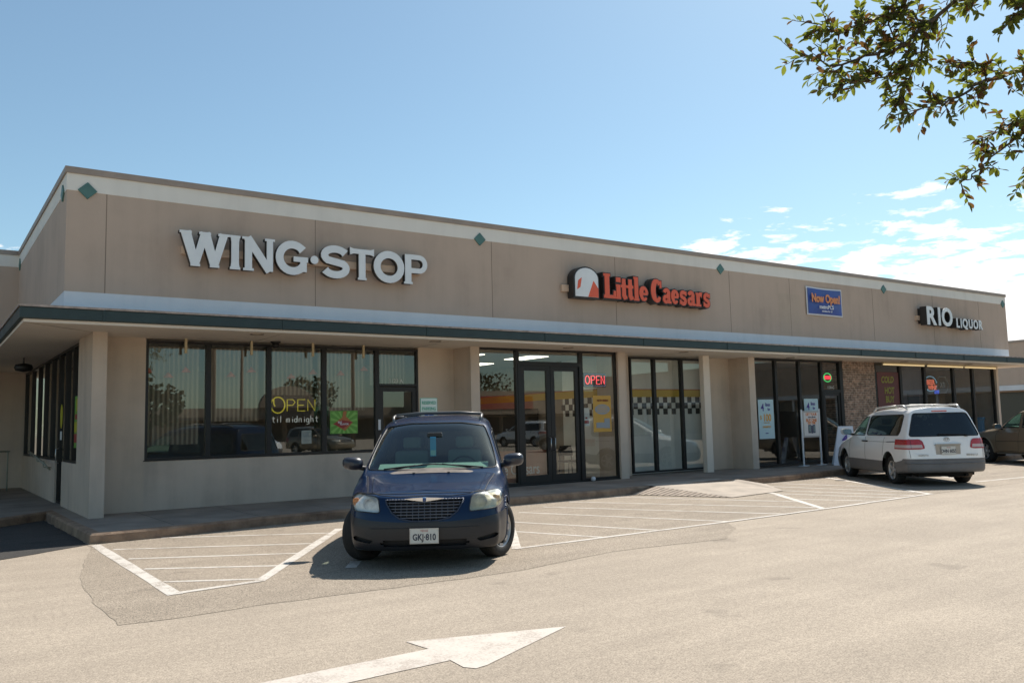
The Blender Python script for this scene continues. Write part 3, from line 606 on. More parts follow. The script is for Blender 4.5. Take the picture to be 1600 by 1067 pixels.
# bold narrow slab-serif letters
def slabletters():
    out = []
    X = {'L':(13.80,14.19),'i':(14.20,14.36),'t':(14.36,14.57),'t2':(14.575,14.785),'l':(14.80,14.98),'e':(15.00,15.30),'C':(15.42,15.79),'a':(15.81,16.12),'e2':(16.13,16.41),'s':(16.42,16.71),'a2':(16.72,17.03),'r':(17.04,17.31),'s2':(17.32,17.61)}
    for k, (a, b_) in X.items():
        z0 = 4.655-.012*(a-13.8)/3.8*2; ch = k[0]; w_ = b_-a; c = (a+b_)/2; st = []
        xh = .36; t = .115; y = 0
        if ch == 'L': st = [([(a+.11,z0),(a+.11,z0+.60)], .13), ([(a,z0+.575),(a+.22,z0+.575)], .055), ([(a,z0+.035),(b_-.03,z0+.035)], .07), ([(b_-.05,z0),(b_-.03,z0+.19)], [.09,.06])]
        elif ch == 'i': st = [([(c,z0),(c,z0+xh)], t), ([(a-.0,z0+.025),(b_,z0+.025)], .05), ([(a,z0+xh-.025),(c,z0+xh-.025)], .05), ([(c,z0+.42),(c,z0+.54)], .13)]
        elif ch == 't': st = [([(c,z0+.52),(c,z0+.10),(c+.03,z0+.045),(b_,z0+.05)], [.10,.115,.1,.05]), ([(a,z0+xh-.03),(b_,z0+xh-.03)], .06)]
        elif ch == 'l': st = [([(c,z0),(c,z0+.60)], t), ([(a,z0+.025),(b_,z0+.025)], .05), ([(a,z0+.575),(c,z0+.575)], .05)]
        elif ch == 'e': st = [(arc(c,z0+.19,w_/2-.05,.15,0,320,14), [.07,.08,.07,.07,.08,.10,.12,.12,.11,.09,.08,.08,.07,.06,.05]), ([(a+.07,z0+.185),(b_-.03,z0+.185)], .05)]
        elif ch == 'C': st = [(arc(c,z0+.30,w_/2-.06,.255,40,322,16), [.07]+[.09]*3+[.12,.135,.14,.14,.14,.14,.135,.12]+[.09]*4+[.06]), ([(b_-.045,z0+.38),(b_-.045,z0+.57)], .055)]
        elif ch == 'a': st = [([(b_-.10,z0+.05),(b_-.10,z0+.24)]+arc(c-.01,z0+.25,w_/2-.07,.10,20,160,7), [.11,.11]+[.09]*8), (arc(c-.03,z0+.11,.08,.075,0,360,12)[:-1]+[(c+.05,z0+.11)], .075), ([(b_-.12,z0+.03),(b_,z0+.03)], .05)]
        elif ch == 's': st = [(arc(c,z0+.265,w_/2-.07,.075,20,230,8)+arc(c,z0+.105,w_/2-.065,.075,50,-160,9), .085), ([(b_-.045,z0+.25),(b_-.045,z0+.36)], .05), ([(a+.045,z0+.02),(a+.045,z0+.13)], .05)]
        elif ch == 'r': st = [([(a+.09,z0),(a+.09,z0+xh)], t), ([(a,z0+.025),(a+.2,z0+.025)], .05), ([(a,z0+xh-.025),(a+.1,z0+xh-.025)], .05), ([(a+.10,z0+.24),(a+.17,z0+.33),(b_-.03,z0+.31)], [.05,.08,.12])]
        out.append(st)
    return out
for st in slabletters():
    f = MB(); r = MB()
    for i, (pts, wd) in enumerate(st):
        wd = [q*1.15 for q in wd] if isinstance(wd, list) else wd*1.15
        w2 = [q+.055 for q in wd] if isinstance(wd, list) else wd+.055
        p2 = list(pts)
        if len(p2) > 1 and abs(p2[0][0]-p2[-1][0])+abs(p2[0][1]-p2[-1][1]) > .1:
            a = Vector(p2[0]); b_ = Vector(p2[1]); a2 = a+(a-b_).normalized()*.025; p2[0] = (a2.x, a2.y); a = Vector(p2[-1]); b_ = Vector(p2[-2]); a2 = a+(a-b_).normalized()*.025; p2[-1] = (a2.x, a2.y)
        ribbon(f, pts, wd, 15.742-.0011*i, 15.76); ribbon(r, p2, w2, 15.757-.0007*i, 15.99)
    o = part(f, 'letter', M_ORG, S); part(r, 'letter_return', M_LRET, o)
g = MB(); g.box(13.66, 17.6, 15.99, FY, 4.74, 4.86); part(g, 'raceway', M_RACE, S)
g = MB(); g.box(12.66,12.86,15.95,FY,4.76,4.93); part(g, 'wiring_box', M_RACE, S, bevel=.01)

# RIO LIQUOR
S = thing('shop_sign', (30.98, 15.75, 4.7), 'white RIO LIQUOR letters with deep black returns near the right end of the fascia', 'sign', 'shop name signs on the fascia')
def textbox(s, x0, x1, z0, hgt, bold, y0=15.66, dep=.24):
    t = text_mb(s, 1, .02, bold=bold, align='LEFT'); xs = [p[0] for p in t.v]; zs = [p[2] for p in t.v]; kx = (x1-x0)/(max(xs)-min(xs)); kz = hgt/(max(zs)-min(zs))
    f = MB(); f.add([((p[0]-min(xs))*kx+x0, y0+p[1], (p[2]-min(zs))*kz+z0) for p in t.v], t.f)
    r = MB(); r.add([((p[0]-min(xs))*kx+x0, y0+.02+(p[1]/.02)*dep, (p[2]-min(zs))*kz+z0) for p in t.v], t.f); return f, r
X0 = 28.72
for s, a, b_, z0, h_ in (('R',28.33,28.93,4.67,.64),('I',29.05,29.18,4.67,.64),('O',29.28,29.98,4.66,.66),('L',30.24,30.44,4.65,.34),('I',30.52,30.58,4.65,.34),('Q',30.65,31.00,4.60,.40),('U',31.08,31.34,4.65,.34),('O',31.41,31.73,4.65,.34),('R',31.80,32.06,4.65,.34)):
    f, r = textbox(s, a, b_, z0, h_, .03); o = part(f, 'letter', M_LETW, S); part(r, 'letter_return', M_LRET, o)
g = MB(); g.box(28.40,29.94,15.93,FY,4.74,5.26); g.box(30.26,32.02,15.93,FY,4.69,4.96); part(g, 'backing_box', M_LRET, S)
g = MB(); g.box(28.2,28.40,15.95,FY,4.85,5.01); part(g, 'wiring_box', M_RACE, S)

# vinyl banner, bulging slightly between its eyelets
def cloth_banner(x0, x1, z0, z1, y):
    nx, nz = 24, 16; vs = []; fs = []
    for j in range(nz+1):
        for i in range(nx+1):
            u, v = i/nx, j/nz; s = sin(pi*u)*sin(pi*v)
            vs.append((x0+(x1-x0)*u, y-.035*s-.012*sin(u*9+v*7)*s-.01*sin(v*14-u*3)*s, z0+(z1-z0)*v-.02*sin(pi*u)*v))
    for j in range(nz):
        for i in range(nx): a = j*(nx+1)+i; fs.append((a, a+1, a+nx+2, a+nx+1))
    return vs, fs
S = thing('banner', (23.07, 15.98, 4.71), 'blue vinyl banner with white border reading Now Open in orange', 'banner')
vs, fs = cloth_banner(22.17, 23.97, 4.72, 5.60, 16.0); g = MB(); g.add(vs, fs); part(g, 'border', mat('banner white', (.7, .7, .72), .5), S, True)
vs, fs = cloth_banner(22.22, 23.92, 4.76, 5.555, 15.985); g = MB(); g.add(vs, fs); part(g, 'cloth', mat('banner blue', (.035, .075, .32), .4, var=.2, vscale=2), S, True)
g = MB(); put_text(g, 'Now Open!', 23.05, 15.925, 5.13, .35, .006, bold=.016, sx=.84); part(g, 'orange_lettering', mat('banner orange', (.72, .26, .09), .5), S)
g = MB(); put_text(g, 'metroPCS', 23.07, 15.935, 4.93, .17, .006, bold=.004); put_text(g, 'wireless for all', 23.10, 15.945, 4.83, .09, .004, bold=.001); part(g, 'white_lettering', mat('banner letter', (.75,.75,.78), .5), S)

# ------------------------------------------------------------ things in and on the windows
GY = WY+.05
M_NY = mat('yellow neon', (.7, .6, .05), .4, emit=(.85, .75, .05), estr=.2); M_NW = mat('white neon', (.7, .72, .7), .4, emit=(.7, .75, .72), estr=.22)
S = thing('neon_sign', (6.5, GY+.1, 1.72), 'neon window sign with yellow OPEN over white til midnight', 'neon sign')
def glyph(g, strokes, x, z, sx, sz, y, r):
    for st in strokes: g.tube([(x+p[0]*sx, y, z+p[1]*sz) for p in st], r, 6)
gO = [arc(.5, .5, .5, .5, 130, 480, 20)+[(.2,.85),(.22,.55),(.30,.42)]]; gP = [[(0,0),(0,1),(.6,1),(.85,.78),(.6,.5),(0,.5)]]; gE = [[(.8,1),(0,1),(0,0),(.8,0)],[(0,.5),(.65,.5)]]; gN = [[(0,0),(0,1),(.8,0),(.8,1)]]
g = MB(); y = GY+.09
glyph(g, gO, 6.02, 1.95, .30, .33, y, .014); glyph(g, gP, 6.37, 1.99, .2, .24, y, .011); glyph(g, gE, 6.6, 1.99, .2, .24, y, .011); glyph(g, gN, 6.82, 1.99, .2, .24, y, .011)
part(g, 'yellow_tube', M_NY, S, True)
g = MB(); x = 6.04
small = {'t':[[(.4,1.3),(.4,.15),(.7,0)],[(.1,.9),(.8,.9)]],'i':[[(.3,0),(.3,.8)],[(.3,1.05),(.3,1.15)]],'l':[[(.3,0),(.3,1.4)]],'m':[[(0,0),(0,.8),(.35,.85),(.4,0)],[(.4,.8),(.75,.85),(.8,0)]],'d':[arc(.4,.4,.35,.4,0,360,10),[(.78,0),(.78,1.4)]],'n':[[(0,0),(0,.8),(.5,.85),(.65,0)]],'g':[arc(.4,.4,.35,.4,0,360,10),[(.78,.8),(.78,-.4),(.2,-.5)]],'h':[[(0,0),(0,1.4)],[(0,.7),(.5,.85),(.65,0)]]}
for ch, wd_ in (('t',1.0),('i',.7),('l',1.5),('m',1.1),('i',.6),('d',1.1),('n',.95),('i',.6),('g',1.1),('h',.95),('t',1)):
    glyph(g, small[ch], x, 1.755, .085, .095, y, .008); x += .098*wd_
part(g, 'white_tube', M_NW, S, True)
g = MB(); g.box(6.3,6.75,y+.03,y+.08,2.26,2.30); g.tube([(6.35,y+.05,2.3),(6.35,y+.05,3.3)], .004, 4); g.tube([(6.7,y+.05,2.3),(6.7,y+.05,3.3)], .004, 4); part(g, 'transformer', M_DKM, S)
# pendant lamps
M_SH = mat('copper shade', (.75, .13, .08), .5, metal=.0, var=.1)
lamps = [(3.66,17.6,2.83),(4.04,17.6,2.74),(4.37,17.6,2.85),(5.26,17.6,2.77),(5.68,17.6,2.87),(6.53,17.6,2.75),(7.02,17.6,2.85),(7.66,17.6,2.83),(8.22,17.6,2.94)]
LL = ['small red cone lamp hanging in the middle of the leftmost restaurant pane', 'small red cone lamp in the leftmost restaurant pane below its cream bracket', 'small red cone lamp in the left half of the second restaurant pane', 'small red cone lamp in the second restaurant pane below its cream bracket',
      'small red cone lamp low above the neon OPEN letters', 'small red cone lamp above the right end of the neon OPEN sign', 'small red cone lamp above the left half of the green poster', 'small red cone lamp nearest the restaurant door']
L0 = thing('pendant_lamp', (lamps[0][0], lamps[0][1], lamps[0][2]+.49), 'small red cone lamp closest to the corner pillar, at the left window edge', 'pendant lamp', 'pendant lamps in the restaurant windows')
g = MB(); g.lathe([(.012,.0),(.03,-.02),(.10,-.105),(.095,-.105),(.02,-.015)], (0,0,-.45), n=16); part(g, 'lamp_shade', M_SH, L0, True, local=True)
g = MB(); g.tube([(0,0,0),(0,0,-.45)], .005, 5); part(g, 'cord', M_DKM, L0, local=True)
g = MB(); g.lathe([(0,-.01),(.015,-.02),(.015,-.035),(0,-.045)], (0,0,-.50), n=10); part(g, 'bulb', mat('warm bulb', (.9,.6,.3), .4, emit=(1,.6,.25), estr=.25), L0, True, local=True)
for x, y_, z_ in lamps[1:]:
    c = copy_tree(L0); c.location = (x, y_, z_+.49); c['label'] = LL.pop(0)
for o in [o for o in COL.objects if o.name.startswith('pendant_lamp')]: pass
# woven blinds
M_BL = bpy.data.materials.new('woven blind'); M_BL.use_nodes = True; t = M_BL.node_tree; b = t.nodes['Principled BSDF']; tc = t.nodes.new('ShaderNodeTexCoord')
wv = t.nodes.new('ShaderNodeTexWave'); wv.wave_type = 'BANDS'; wv.bands_direction = 'X'; wv.inputs['Scale'].default_value = 3.4; wv.inputs['Distortion'].default_value = .6; wv.inputs['Detail'].default_value = 2; t.links.new(tc.outputs['Object'], wv.inputs[0])
t.links.new(ramp(t, wv.outputs[1], [(.35, (.17, .135, .095)), (.8, (.42, .36, .27))]), b.inputs['Base Color'])
for x0, x1, z0, lab in ((3.6,4.68,1.36,'brown woven blind lowered furthest, behind the leftmost large restaurant pane'),(4.78,5.9,1.8,'brown woven blind in the second restaurant pane from the pillar'),(6.0,7.1,2.34,'brown woven blind above the yellow neon sign'),(7.2,8.33,2.0,'brown woven blind behind the pane with the green poster'),(8.45,9.36,2.56,'brown woven blind above the restaurant door')):
    g = MB(); g.box(x0, x1, GY+.5, GY+.51, z0, 3.3); solo(g, 'window_blind', M_BL, lab, 'blind')
# soffit mounted tubes over the restaurant
st = [(4.24, ), (5.52, ), (6.82, ), (7.98, )]
for i, x in enumerate((4.24, 5.52, 6.82, 7.98)):
    g = MB(); g.box(x-.022, x+.022, 17.08, 17.12, 3.14, 3.40); g.lathe([(.03,0),(.03,.02)], (x,17.1,3.12), n=8)
    o = part(g, 'hanging_bracket', mat('cream metal', (.62, .50, .30), .5), sof)
# security camera / speaker
S = thing('security_camera', (5.98, 17.0, 3.4), 'small dark camera dome under the canopy over the restaurant windows', 'camera')
g = MB(); g.lathe([(.1,0),(.1,-.03),(.06,-.04)], (5.98,17.0,3.4), n=14); part(g, 'mount', M_DKM, S, True); g = MB(); g.lathe([(.06,-.035),(.09,-.08),(.06,-.13),(0,-.14)], (5.98,17.0,3.4), n=14); part(g, 'dome', M_FR, S, True)

def poster(name, x0, x1, z0, z1, y, m, label, cat='poster', th=.006):
    S = thing(name, ((x0+x1)/2, y, z0), label, cat)
    g = MB(); g.box(x0, x1, y, y+th, z0, z1); part(g, 'sheet', m, S); return S
# green poster with red lettering and burst
S = poster('poster', 7.28, 7.92, 1.49, 1.98, GY-.008, mat('poster green', (.13, .34, .05), .5), 'bright green poster with red and orange diamond artwork in restaurant window')
g = MB(); cx0, cz0 = 7.60, 1.73; yy = GY-.013
for i in range(14):
    a = i*2*pi/14+.1; b_ = a+.2; ts = []
    for q in (a, b_): k = min(.31/max(abs(cos(q)),1e-3), .235/max(abs(sin(q)),1e-3)); ts.append((cx0+k*cos(q), cz0+k*sin(q)))
    g.prism([(cx0, cz0), ts[0], ts[1]], yy, yy+.004)
part(g, 'burst_ray', mat('poster light green', (.24, .50, .10), .5), S)
g = MB(); g.prism([(7.36,1.70),(7.62,1.55),(7.80,1.72),(7.64,1.86),(7.66,1.97),(7.58,1.97),(7.56,1.84)], yy-.004, yy-.001); part(g, 'orange_shape', mat('poster orange', (.45, .16, .05), .5), S)
g = MB(); g.prism([(7.34,1.70),(7.56,1.78),(7.80,1.74),(7.58,1.60)], yy-.008, yy-.005); part(g, 'red_shape', mat('poster red', (.32, .035, .03), .5), S)
g = MB(); put_text(g, 'BIG', 7.50, yy-.009, 1.715, .06, bold=.001); put_text(g, 'FLAVOR', 7.60, yy-.009, 1.675, .055, bold=.001); part(g, 'white_lettering', MATS['banner letter'], S)
# paper notice
S = poster('paper_notice', 6.66, 6.88, 1.30, 1.58, GY+.03, mat('white paper', (.62, .66, .66), .7), 'blank white paper notice taped below the neon sign', 'notice')
g = MB()
for i in range(8): g.box(6.69, 6.85-(i % 3)*.02, GY+.027, GY+.031, 1.54-i*.028, 1.546-i*.028)
part(g, 'printed_lines', mat('grey ink', (.35, .37, .38), .7), S)
g = MB(); put_text(g, '1123 A', 8.86, GY-.002, 2.60, .12, .003, bold=.002); solo(g, 'street_number', mat('number white', (.6,.6,.55), .5), 'white street number 1123 A on transom above the restaurant door', 'street number')
# door sticker
g = MB(); g.box(8.39,8.45,WY-.012,WY-.006,1.55,1.78); solo(g, 'door_sticker', MATS['banner white'], 'small white sticker on the frame beside the restaurant door', 'sticker')
# LED OPEN sign
S = thing('led_open_sign', (14.2, LY+.08, 2.53), 'red lit OPEN sign in black frame beside the pizza shop doors', 'open sign')
g = MB(); g.box(13.83,14.57,LY+.05,LY+.09,2.50,2.86); part(g, 'housing', M_FR, S, bevel=.01)
g = MB()
for gl_, x in ((([arc(.5,.5,.5,.5,0,360,14)]),13.88),(gP,14.07),(gE,14.245),(gN,14.40)): glyph(g, gl_, x, 2.575, .135 if gl_ is not gP else .15, .21, LY+.04, .0115)
part(g, 'lit_letters', mat('red led', (.8,.05,.05), .4, emit=(1,.10,.12), estr=1.0), S, True)
g = MB(); g.tube(arc(14.2,2.68,.33,.145,0,360,20) and [(x_, LY+.046, z_) for x_, z_ in [(13.85,2.53),(14.55,2.53),(14.55,2.83),(13.85,2.83),(13.85,2.53)]], .006, 5); part(g, 'lit_border', mat('blue led', (.1,.15,.3), .4, emit=(.12,.18,.3), estr=.5), S)
# hiring poster
S = poster('poster', 14.06, 14.66, 1.36, 2.28, LY-.012, mat('poster amber', (.60, .34, .06), .5), 'amber yellow poster with grey text block in the pizza shop side window')
g = MB(); yy = LY-.016
put_text(g, 'NOW HIRING', 14.38, yy, 2.13, .075, bold=.002, sx=.8); part(g, 'heading', mat('dark red ink', (.20, .05, .02), .6), S)
g = MB(); g.prism(arc(14.36,1.93,.25,.13,0,360,20)[:-1], yy-.002, yy+.003); g.box(14.15,14.42,yy-.002,yy+.003,1.46,1.60); g.box(14.42,14.60,yy-.003,yy+.003,1.45,1.70); part(g, 'grey_block', mat('poster grey', (.30, .33, .36), .6), S)
g = MB(); 
for i in range(5): g.box(14.18+.015*(i%2), 14.54-.02*(i%2), yy-.004, yy-.0025, 2.00-i*.035, 2.012-i*.035)
part(g, 'printed_lines', MATS['poster amber'], S)
S = poster('paper_notice', 13.76, 13.96, 1.52, 1.97, LY+.02, MATS['white paper'], 'tall white notice on the glass left of the amber poster', 'notice')
g = MB(); g.box(13.79,13.93,LY+.014,LY+.02,1.58,1.66); g.box(13.82,13.88,LY+.013,LY+.02,1.70,1.74); part(g, 'red_print', MATS['poster red'], S)
# banner along the foot of the glass behind the double doors
S = thing('window_banner', (12.1, LY+.1, .25), 'brown orange banner with white Little Caesars lettering low behind the pizza shop doors', 'banner')
g = MB(); g.box(10.66, 12.62, LY+.09, LY+.10, .24, .98); part(g, 'sheet', mat('banner rust', (.30, .10, .045), .6, var=.2, vscale=2), S)
g = MB(); put_text(g, 'Little Caesars', 11.66, LY+.088, .42, .36, .004, bold=.004, sx=.74); part(g, 'lettering', mat('banner faded white', (.5, .45, .42), .6), S)
# red menu boards deeper in the shop
g = MB(); g.box(10.5,12.4,22.9,22.98,2.5,3.1); solo(g, 'menu_board', M_RED, 'dark red menu board high on the pizza shop back wall', 'menu board')
g = MB(); g.box(13.7,15.0,20.2,22.9,.155,2.05); g.box(13.72,13.74,20.4,22.7,.5,1.0); solo(g, 'oven_cabinet', M_DKM, 'dark tall oven cabinet at the back of the pizza shop', 'cabinet', bevel=.02)
# waiting chair
S = thing('chair', (14.3, 17.9, .155), 'dark chair with curved back standing behind the pizza shop side window', 'chair')
g = MB(); g.box(-.24,.24,-.22,.22,.42,.47); part(g, 'seat', M_DKM, S, bevel=.015, local=True)
g = MB()
vs = [(-.24+.48*i/8, .2+.05*sin(pi*i/8), z) for z in (.58, .72, .85) for i in range(9)]
vs = [(p[0]*(1 if p[2] < .8 else .8), p[1], p[2]) for p in vs]; g.add(vs, [(j*9+i, j*9+i+1, j*9+i+10, j*9+i+9) for j in range(2) for i in range(8)]); o = part(g, 'backrest', M_DKM, S, True, local=True); md = o.modifiers.new('thickness', 'SOLIDIFY'); md.thickness = .03
for sx_, sy_ in ((-1,-1),(1,-1),(-1,1),(1,1)):
    g = MB(); g.tube([(sx_*.2,sy_*.18,.43),(sx_*.23,sy_*.21,0)], .012, 6); 
    if sy_ > 0: g.tube([(sx_*.2,.18,.43),(sx_*.2,.2,.6)], .012, 6)
    part(g, 'leg', M_DKM, S, True, local=True)
# door foot rest ball
g = MB(); g.lathe([(0,0),(.05,.02),(.06,.06),(.05,.1),(0,.12)], (13.86,16.45,.153), n=12); solo(g, 'door_stop', MATS['banner white'], 'small white weight on the sidewalk by the pizza shop door', 'door stop', smooth=True)

# phone shop posters
M_PB = mat('poster pale blue', (.46, .62, .66), .5); M_PUR = mat('purple ink', (.09, .05, .28), .5); M_AMB = mat('amber ink', (.75, .36, .03), .5)
def phone_poster(x0, x1, z0, z1, label):
    S = poster('poster', x0, x1, z0, z1, LY-.012, M_PB, label); c = (x0+x1)/2; h = z1-z0; w_ = x1-x0; y = LY-.015
    g = MB(); put_text(g, '4', x0+w_*.27, y, z1-.29*h, h*.27, bold=.004, sx=.9); put_text(g, 'lines', x0+w_*.62, y, z1-.17*h, h*.13, bold=.002, sx=.8)
    t2 = MB(); put_text(t2, 'for', x0+w_*.68, y, z1-.28*h, h*.1, bold=.002, sx=.8); put_text(t2, 'metro', c, y, z0+.13*h, h*.05, bold=.001, sx=.9); part(t2, 'small_lettering', M_PUR, S)
    part(g, 'purple_lettering', M_PUR, S)
    g = MB(); put_text(g, '$', x0+w_*.14, y, z1-.50*h, h*.14, bold=.003, sx=.8); put_text(g, '100', x0+w_*.54, y, z1-.55*h, h*.26, bold=.006, sx=.82); put_text(g, 'tax and fees included', c, y, z1-.60*h, h*.034, sx=.8); put_text(g, 'UNLIMITED', c, y, z1-.72*h, h*.07, bold=.001, sx=.9); part(g, 'amber_lettering', M_AMB, S); return S
phone_poster(20.42, 21.12, 1.0, 2.16, 'tall pale blue poster with 4 lines for $100, left of the phone shop posters')
phone_poster(22.60, 23.30, 1.0, 2.18, 'tall pale blue $100 poster partly hidden behind the grey pavement stand')
# oval open sign
S = thing('oval_open_sign', (23.95, LY+.06, 2.7), 'small oval open sign, red with green ring, above the phone shop door', 'open sign')
def oval(g, cx, cz, rx, rz, r, y): g.tube([(x, y, z) for x, z in arc(cx, cz, rx, rz, 0, 360, 24)], r, 6)
g = MB(); oval(g, 23.97, 2.86, .20, .135, .016, LY+.06); part(g, 'green_ring', mat('green led', (.05,.4,.1), .4, emit=(.05,.6,.15), estr=.9), S, True)
g = MB(); put_text(g, 'OPEN', 23.97, LY+.062, 2.805, .16, .01, bold=.006, sx=.85); g.box(23.80,24.14,LY+.065,LY+.07,2.80,2.92); part(g, 'red_lettering', mat('red led plate', (.6,.03,.05), .4, emit=(1,.06,.09), estr=.8), S)
g = MB(); put_text(g, '1131-C', 24.02, LY-.002, 2.50, .12, .003, bold=.002); solo(g, 'street_number', MATS['number white'], 'white street number over the phone shop door', 'street number')
# pavement sign stand
S = thing('sign_stand', (22.3, 16.2, .153), 'white metal post stand holding grey framed offer board on the sidewalk', 'sign stand')
M_WM = mat('white metal', (.66, .68, .70), .4, var=.08)
for x in (21.88, 22.74):
    g = MB(); g.box(x-.025,x+.025,16.185,16.215,.17,1.86 if x > 22 else 1.84); g.box(x-.17,x+.17,16.13,16.27,.153,.175); part(g, 'leg', M_WM, S)
g = MB(); g.box(21.905,22.715,16.18,16.22,1.0,1.80); part(g, 'board_frame', mat('grey board frame', (.40,.38,.36), .5), S, bevel=.008)
g = MB(); g.box(21.95,22.67,16.170,16.182,1.05,1.75); bd = part(g, 'board_face', mat('board pale', (.60,.58,.55), .5), S)
g = MB(); put_text(g, 'GET YOUR', 22.31, 16.168, 1.66, .11, bold=.002); put_text(g, 'BUY ONE', 22.31, 16.168, 1.47, .13, bold=.004, sx=.95); put_text(g, 'GET ONE', 22.31, 16.168, 1.40, .10, bold=.004, sx=.9); part(g, 'orange_lettering', mat('orange ink', (.65,.20,.05), .5), bd)
g = MB(); put_text(g, 'new phone', 22.34, 16.168, 1.59, .08, bold=.001); g.box(22.14,22.27,16.165,16.17,1.13,1.38); g.box(22.285,22.355,16.164,16.17,1.12,1.36); g.box(22.37,22.48,16.165,16.17,1.13,1.38); part(g, 'phone_picture', mat('phone ink', (.05,.055,.10), .4), bd)
g = MB(); g.box(22.16,22.25,16.161,16.165,1.16,1.35); g.box(22.39,22.46,16.161,16.165,1.16,1.35); part(g, 'phone_screen', mat('phone screen', (.16,.22,.22), .3), bd)
# A-frame board, seen past the white van
S = thing('a_frame_sign', (23.12, 15.68, .153), 'white folding A frame board with purple lettering beside the white minivan', 'a-frame sign', rz=radians(-50))
for sgn in (-1, 1):
    g = MB(); g.add([(-.33,sgn*.30-.012,0),(.33,sgn*.30-.012,0),(.30,sgn*.03-.012,1.16),(-.12,sgn*.03-.012,1.16),(-.33,sgn*.30+.012,0),(.33,sgn*.30+.012,0),(.30,sgn*.03+.012,1.16),(-.12,sgn*.03+.012,1.16)], [(0,1,2,3),(7,6,5,4),(0,4,5,1),(1,5,6,2),(2,6,7,3),(3,7,4,0)])
    part(g, 'panel', mat('a frame white', (.62,.66,.74), .5), S, local=True)
g = MB(); t_ = MB(); put_text(t_, '4', .05, 0, 0, .34, bold=.01); g.add([(p[0], -.17+p[1]-.018+(p[2])*.233, .66+p[2]) for p in t_.v], t_.f); part(g, 'purple_numeral', M_PUR, S, local=True); g = MB()
t_ = MB(); put_text(t_, '$100', .05, 0, 0, .2, bold=.004); g.add([(p[0], -.235+p[1]-.018+(p[2])*.233, .38+p[2]) for p in t_.v], t_.f); part(g, 'purple_lettering', M_PUR, S, local=True)

# liquor shop window: painted red panel, neons, blue bin
S = poster('window_poster', 26.62, 27.90, .6, 3.08, LY-.01, mat('poster maroon', (.14, .032, .028), .5, var=.2, vscale=2), 'dark maroon window poster with olive yellow lettering next to the brick pier')
for tx, xx, zz_, sz, sh_ in (('COLD',27.2,2.72,.30,.25),('HOT',27.3,2.35,.30,0),('BUY',27.3,2.05,.30,0),('DEALS',27.3,1.7,.27,.3)): g = MB(); put_text(g, tx, xx, LY-.014, zz_, sz, bold=.012, sx=.9, shear=sh_); part(g, 'olive_lettering', mat('olive ink', (.26, .24, .03), .5), S)
g = MB(); g.box(28.1,29.5,LY+.05,LY+.06,.3,3.2); solo(g, 'window_film', mat('grey film', (.13,.12,.13), .5, var=.2), 'grey backing sheet behind the liquor window beside the maroon poster', 'window panel')
g = MB(); g.box(28.5,29.2,LY+.03,LY+.045,1.9,2.35); solo(g, 'paper_notice', mat('dark notice', (.05,.06,.075), .5), 'dark square notice on the grey liquor window sheet', 'notice')
S = thing('neon_sign', (30.1, LY+.1, 2.4), 'red and blue neon beer sign in the liquor window', 'neon sign')
M_NR = mat('neon red orange', (.6,.12,.06), .5, emit=(.75,.16,.08), estr=.6); M_NB = mat('neon pale blue', (.2,.4,.5), .5, emit=(.2,.45,.6), estr=.5); M_NB2 = mat('neon deep blue', (.02,.06,.4), .5, emit=(.05,.12,.8), estr=.6)
g = MB(); put_text(g, 'BEER', 30.14, LY+.1, 2.68, .25, .01, bold=.006); put_text(g, 'WINE', 30.22, LY+.1, 2.5, .22, .01, bold=.006, shear=.2); part(g, 'red_tube', M_NR, S)
g = MB(); put_text(g, '~', 29.8, LY+.1, 2.75, .3, .01, bold=.006); put_text(g, '~', 29.85, LY+.1, 2.42, .3, .01, bold=.006); oval(g, 30.15, 2.71, .42, .27, .012, LY+.11); part(g, 'pale_blue_tube', M_NB, S)
g = MB(); put_text(g, 'LITE', 30.5, LY+.1, 2.36, .16, .01, bold=.008, shear=.3); part(g, 'blue_tube', M_NB2, S)
S = thing('neon_sign', (30.95, LY+.1, 2.4), 'unlit grey hexagon neon with letters in the liquor window', 'neon sign')
g = MB(); g.tube([(30.95+.42*cos(radians(a)), LY+.1, 2.68+.34*sin(radians(a))) for a in range(0, 361, 60)], .014, 6); part(g, 'hexagon_tube', mat('unlit neon', (.35,.38,.36), .4), S)
g = MB(); put_text(g, 'XB', 30.93, LY+.1, 2.58, .28, .01, bold=.004); part(g, 'letter_tube', MATS['unlit neon'], S)
g = MB(); g.lathe([(0,0),(.30,0),(.36,.5),(.38,1.2),(.41,1.22),(.41,1.30),(0,1.30)], (33.7,17.1,.155), n=24); solo(g, 'bin', mat('blue plastic', (.03,.16,.30), .5), 'round blue bin behind the last liquor shop window', 'bin', smooth=False, bevel=.01)
# fluorescent battens over the liquor windows
for i, (a, b_) in enumerate(((26.75,29.35),(29.5,32.0),(32.08,34.45))):
    S = thing('strip_light', ((a+b_)/2, 16.45, 3.4), ['long warm strip light over the maroon poster','long warm strip light over the neon beer signs','long warm strip light at the right end of the liquor windows'][i], 'strip light', 'strip lights under the canopy')
    g = MB(); g.box(a, b_, 16.40, 16.50, 3.355, 3.40); part(g, 'housing', MATS['cream metal'], S)
    g = MB(); g.tube([(a+.04,16.45,3.325),(b_-.04,16.45,3.325)], .024, 10); part(g, 'lamp_tube', mat('warm tube', (.8,.65,.4), .5, emit=(1,.78,.42), estr=.4), S, True)

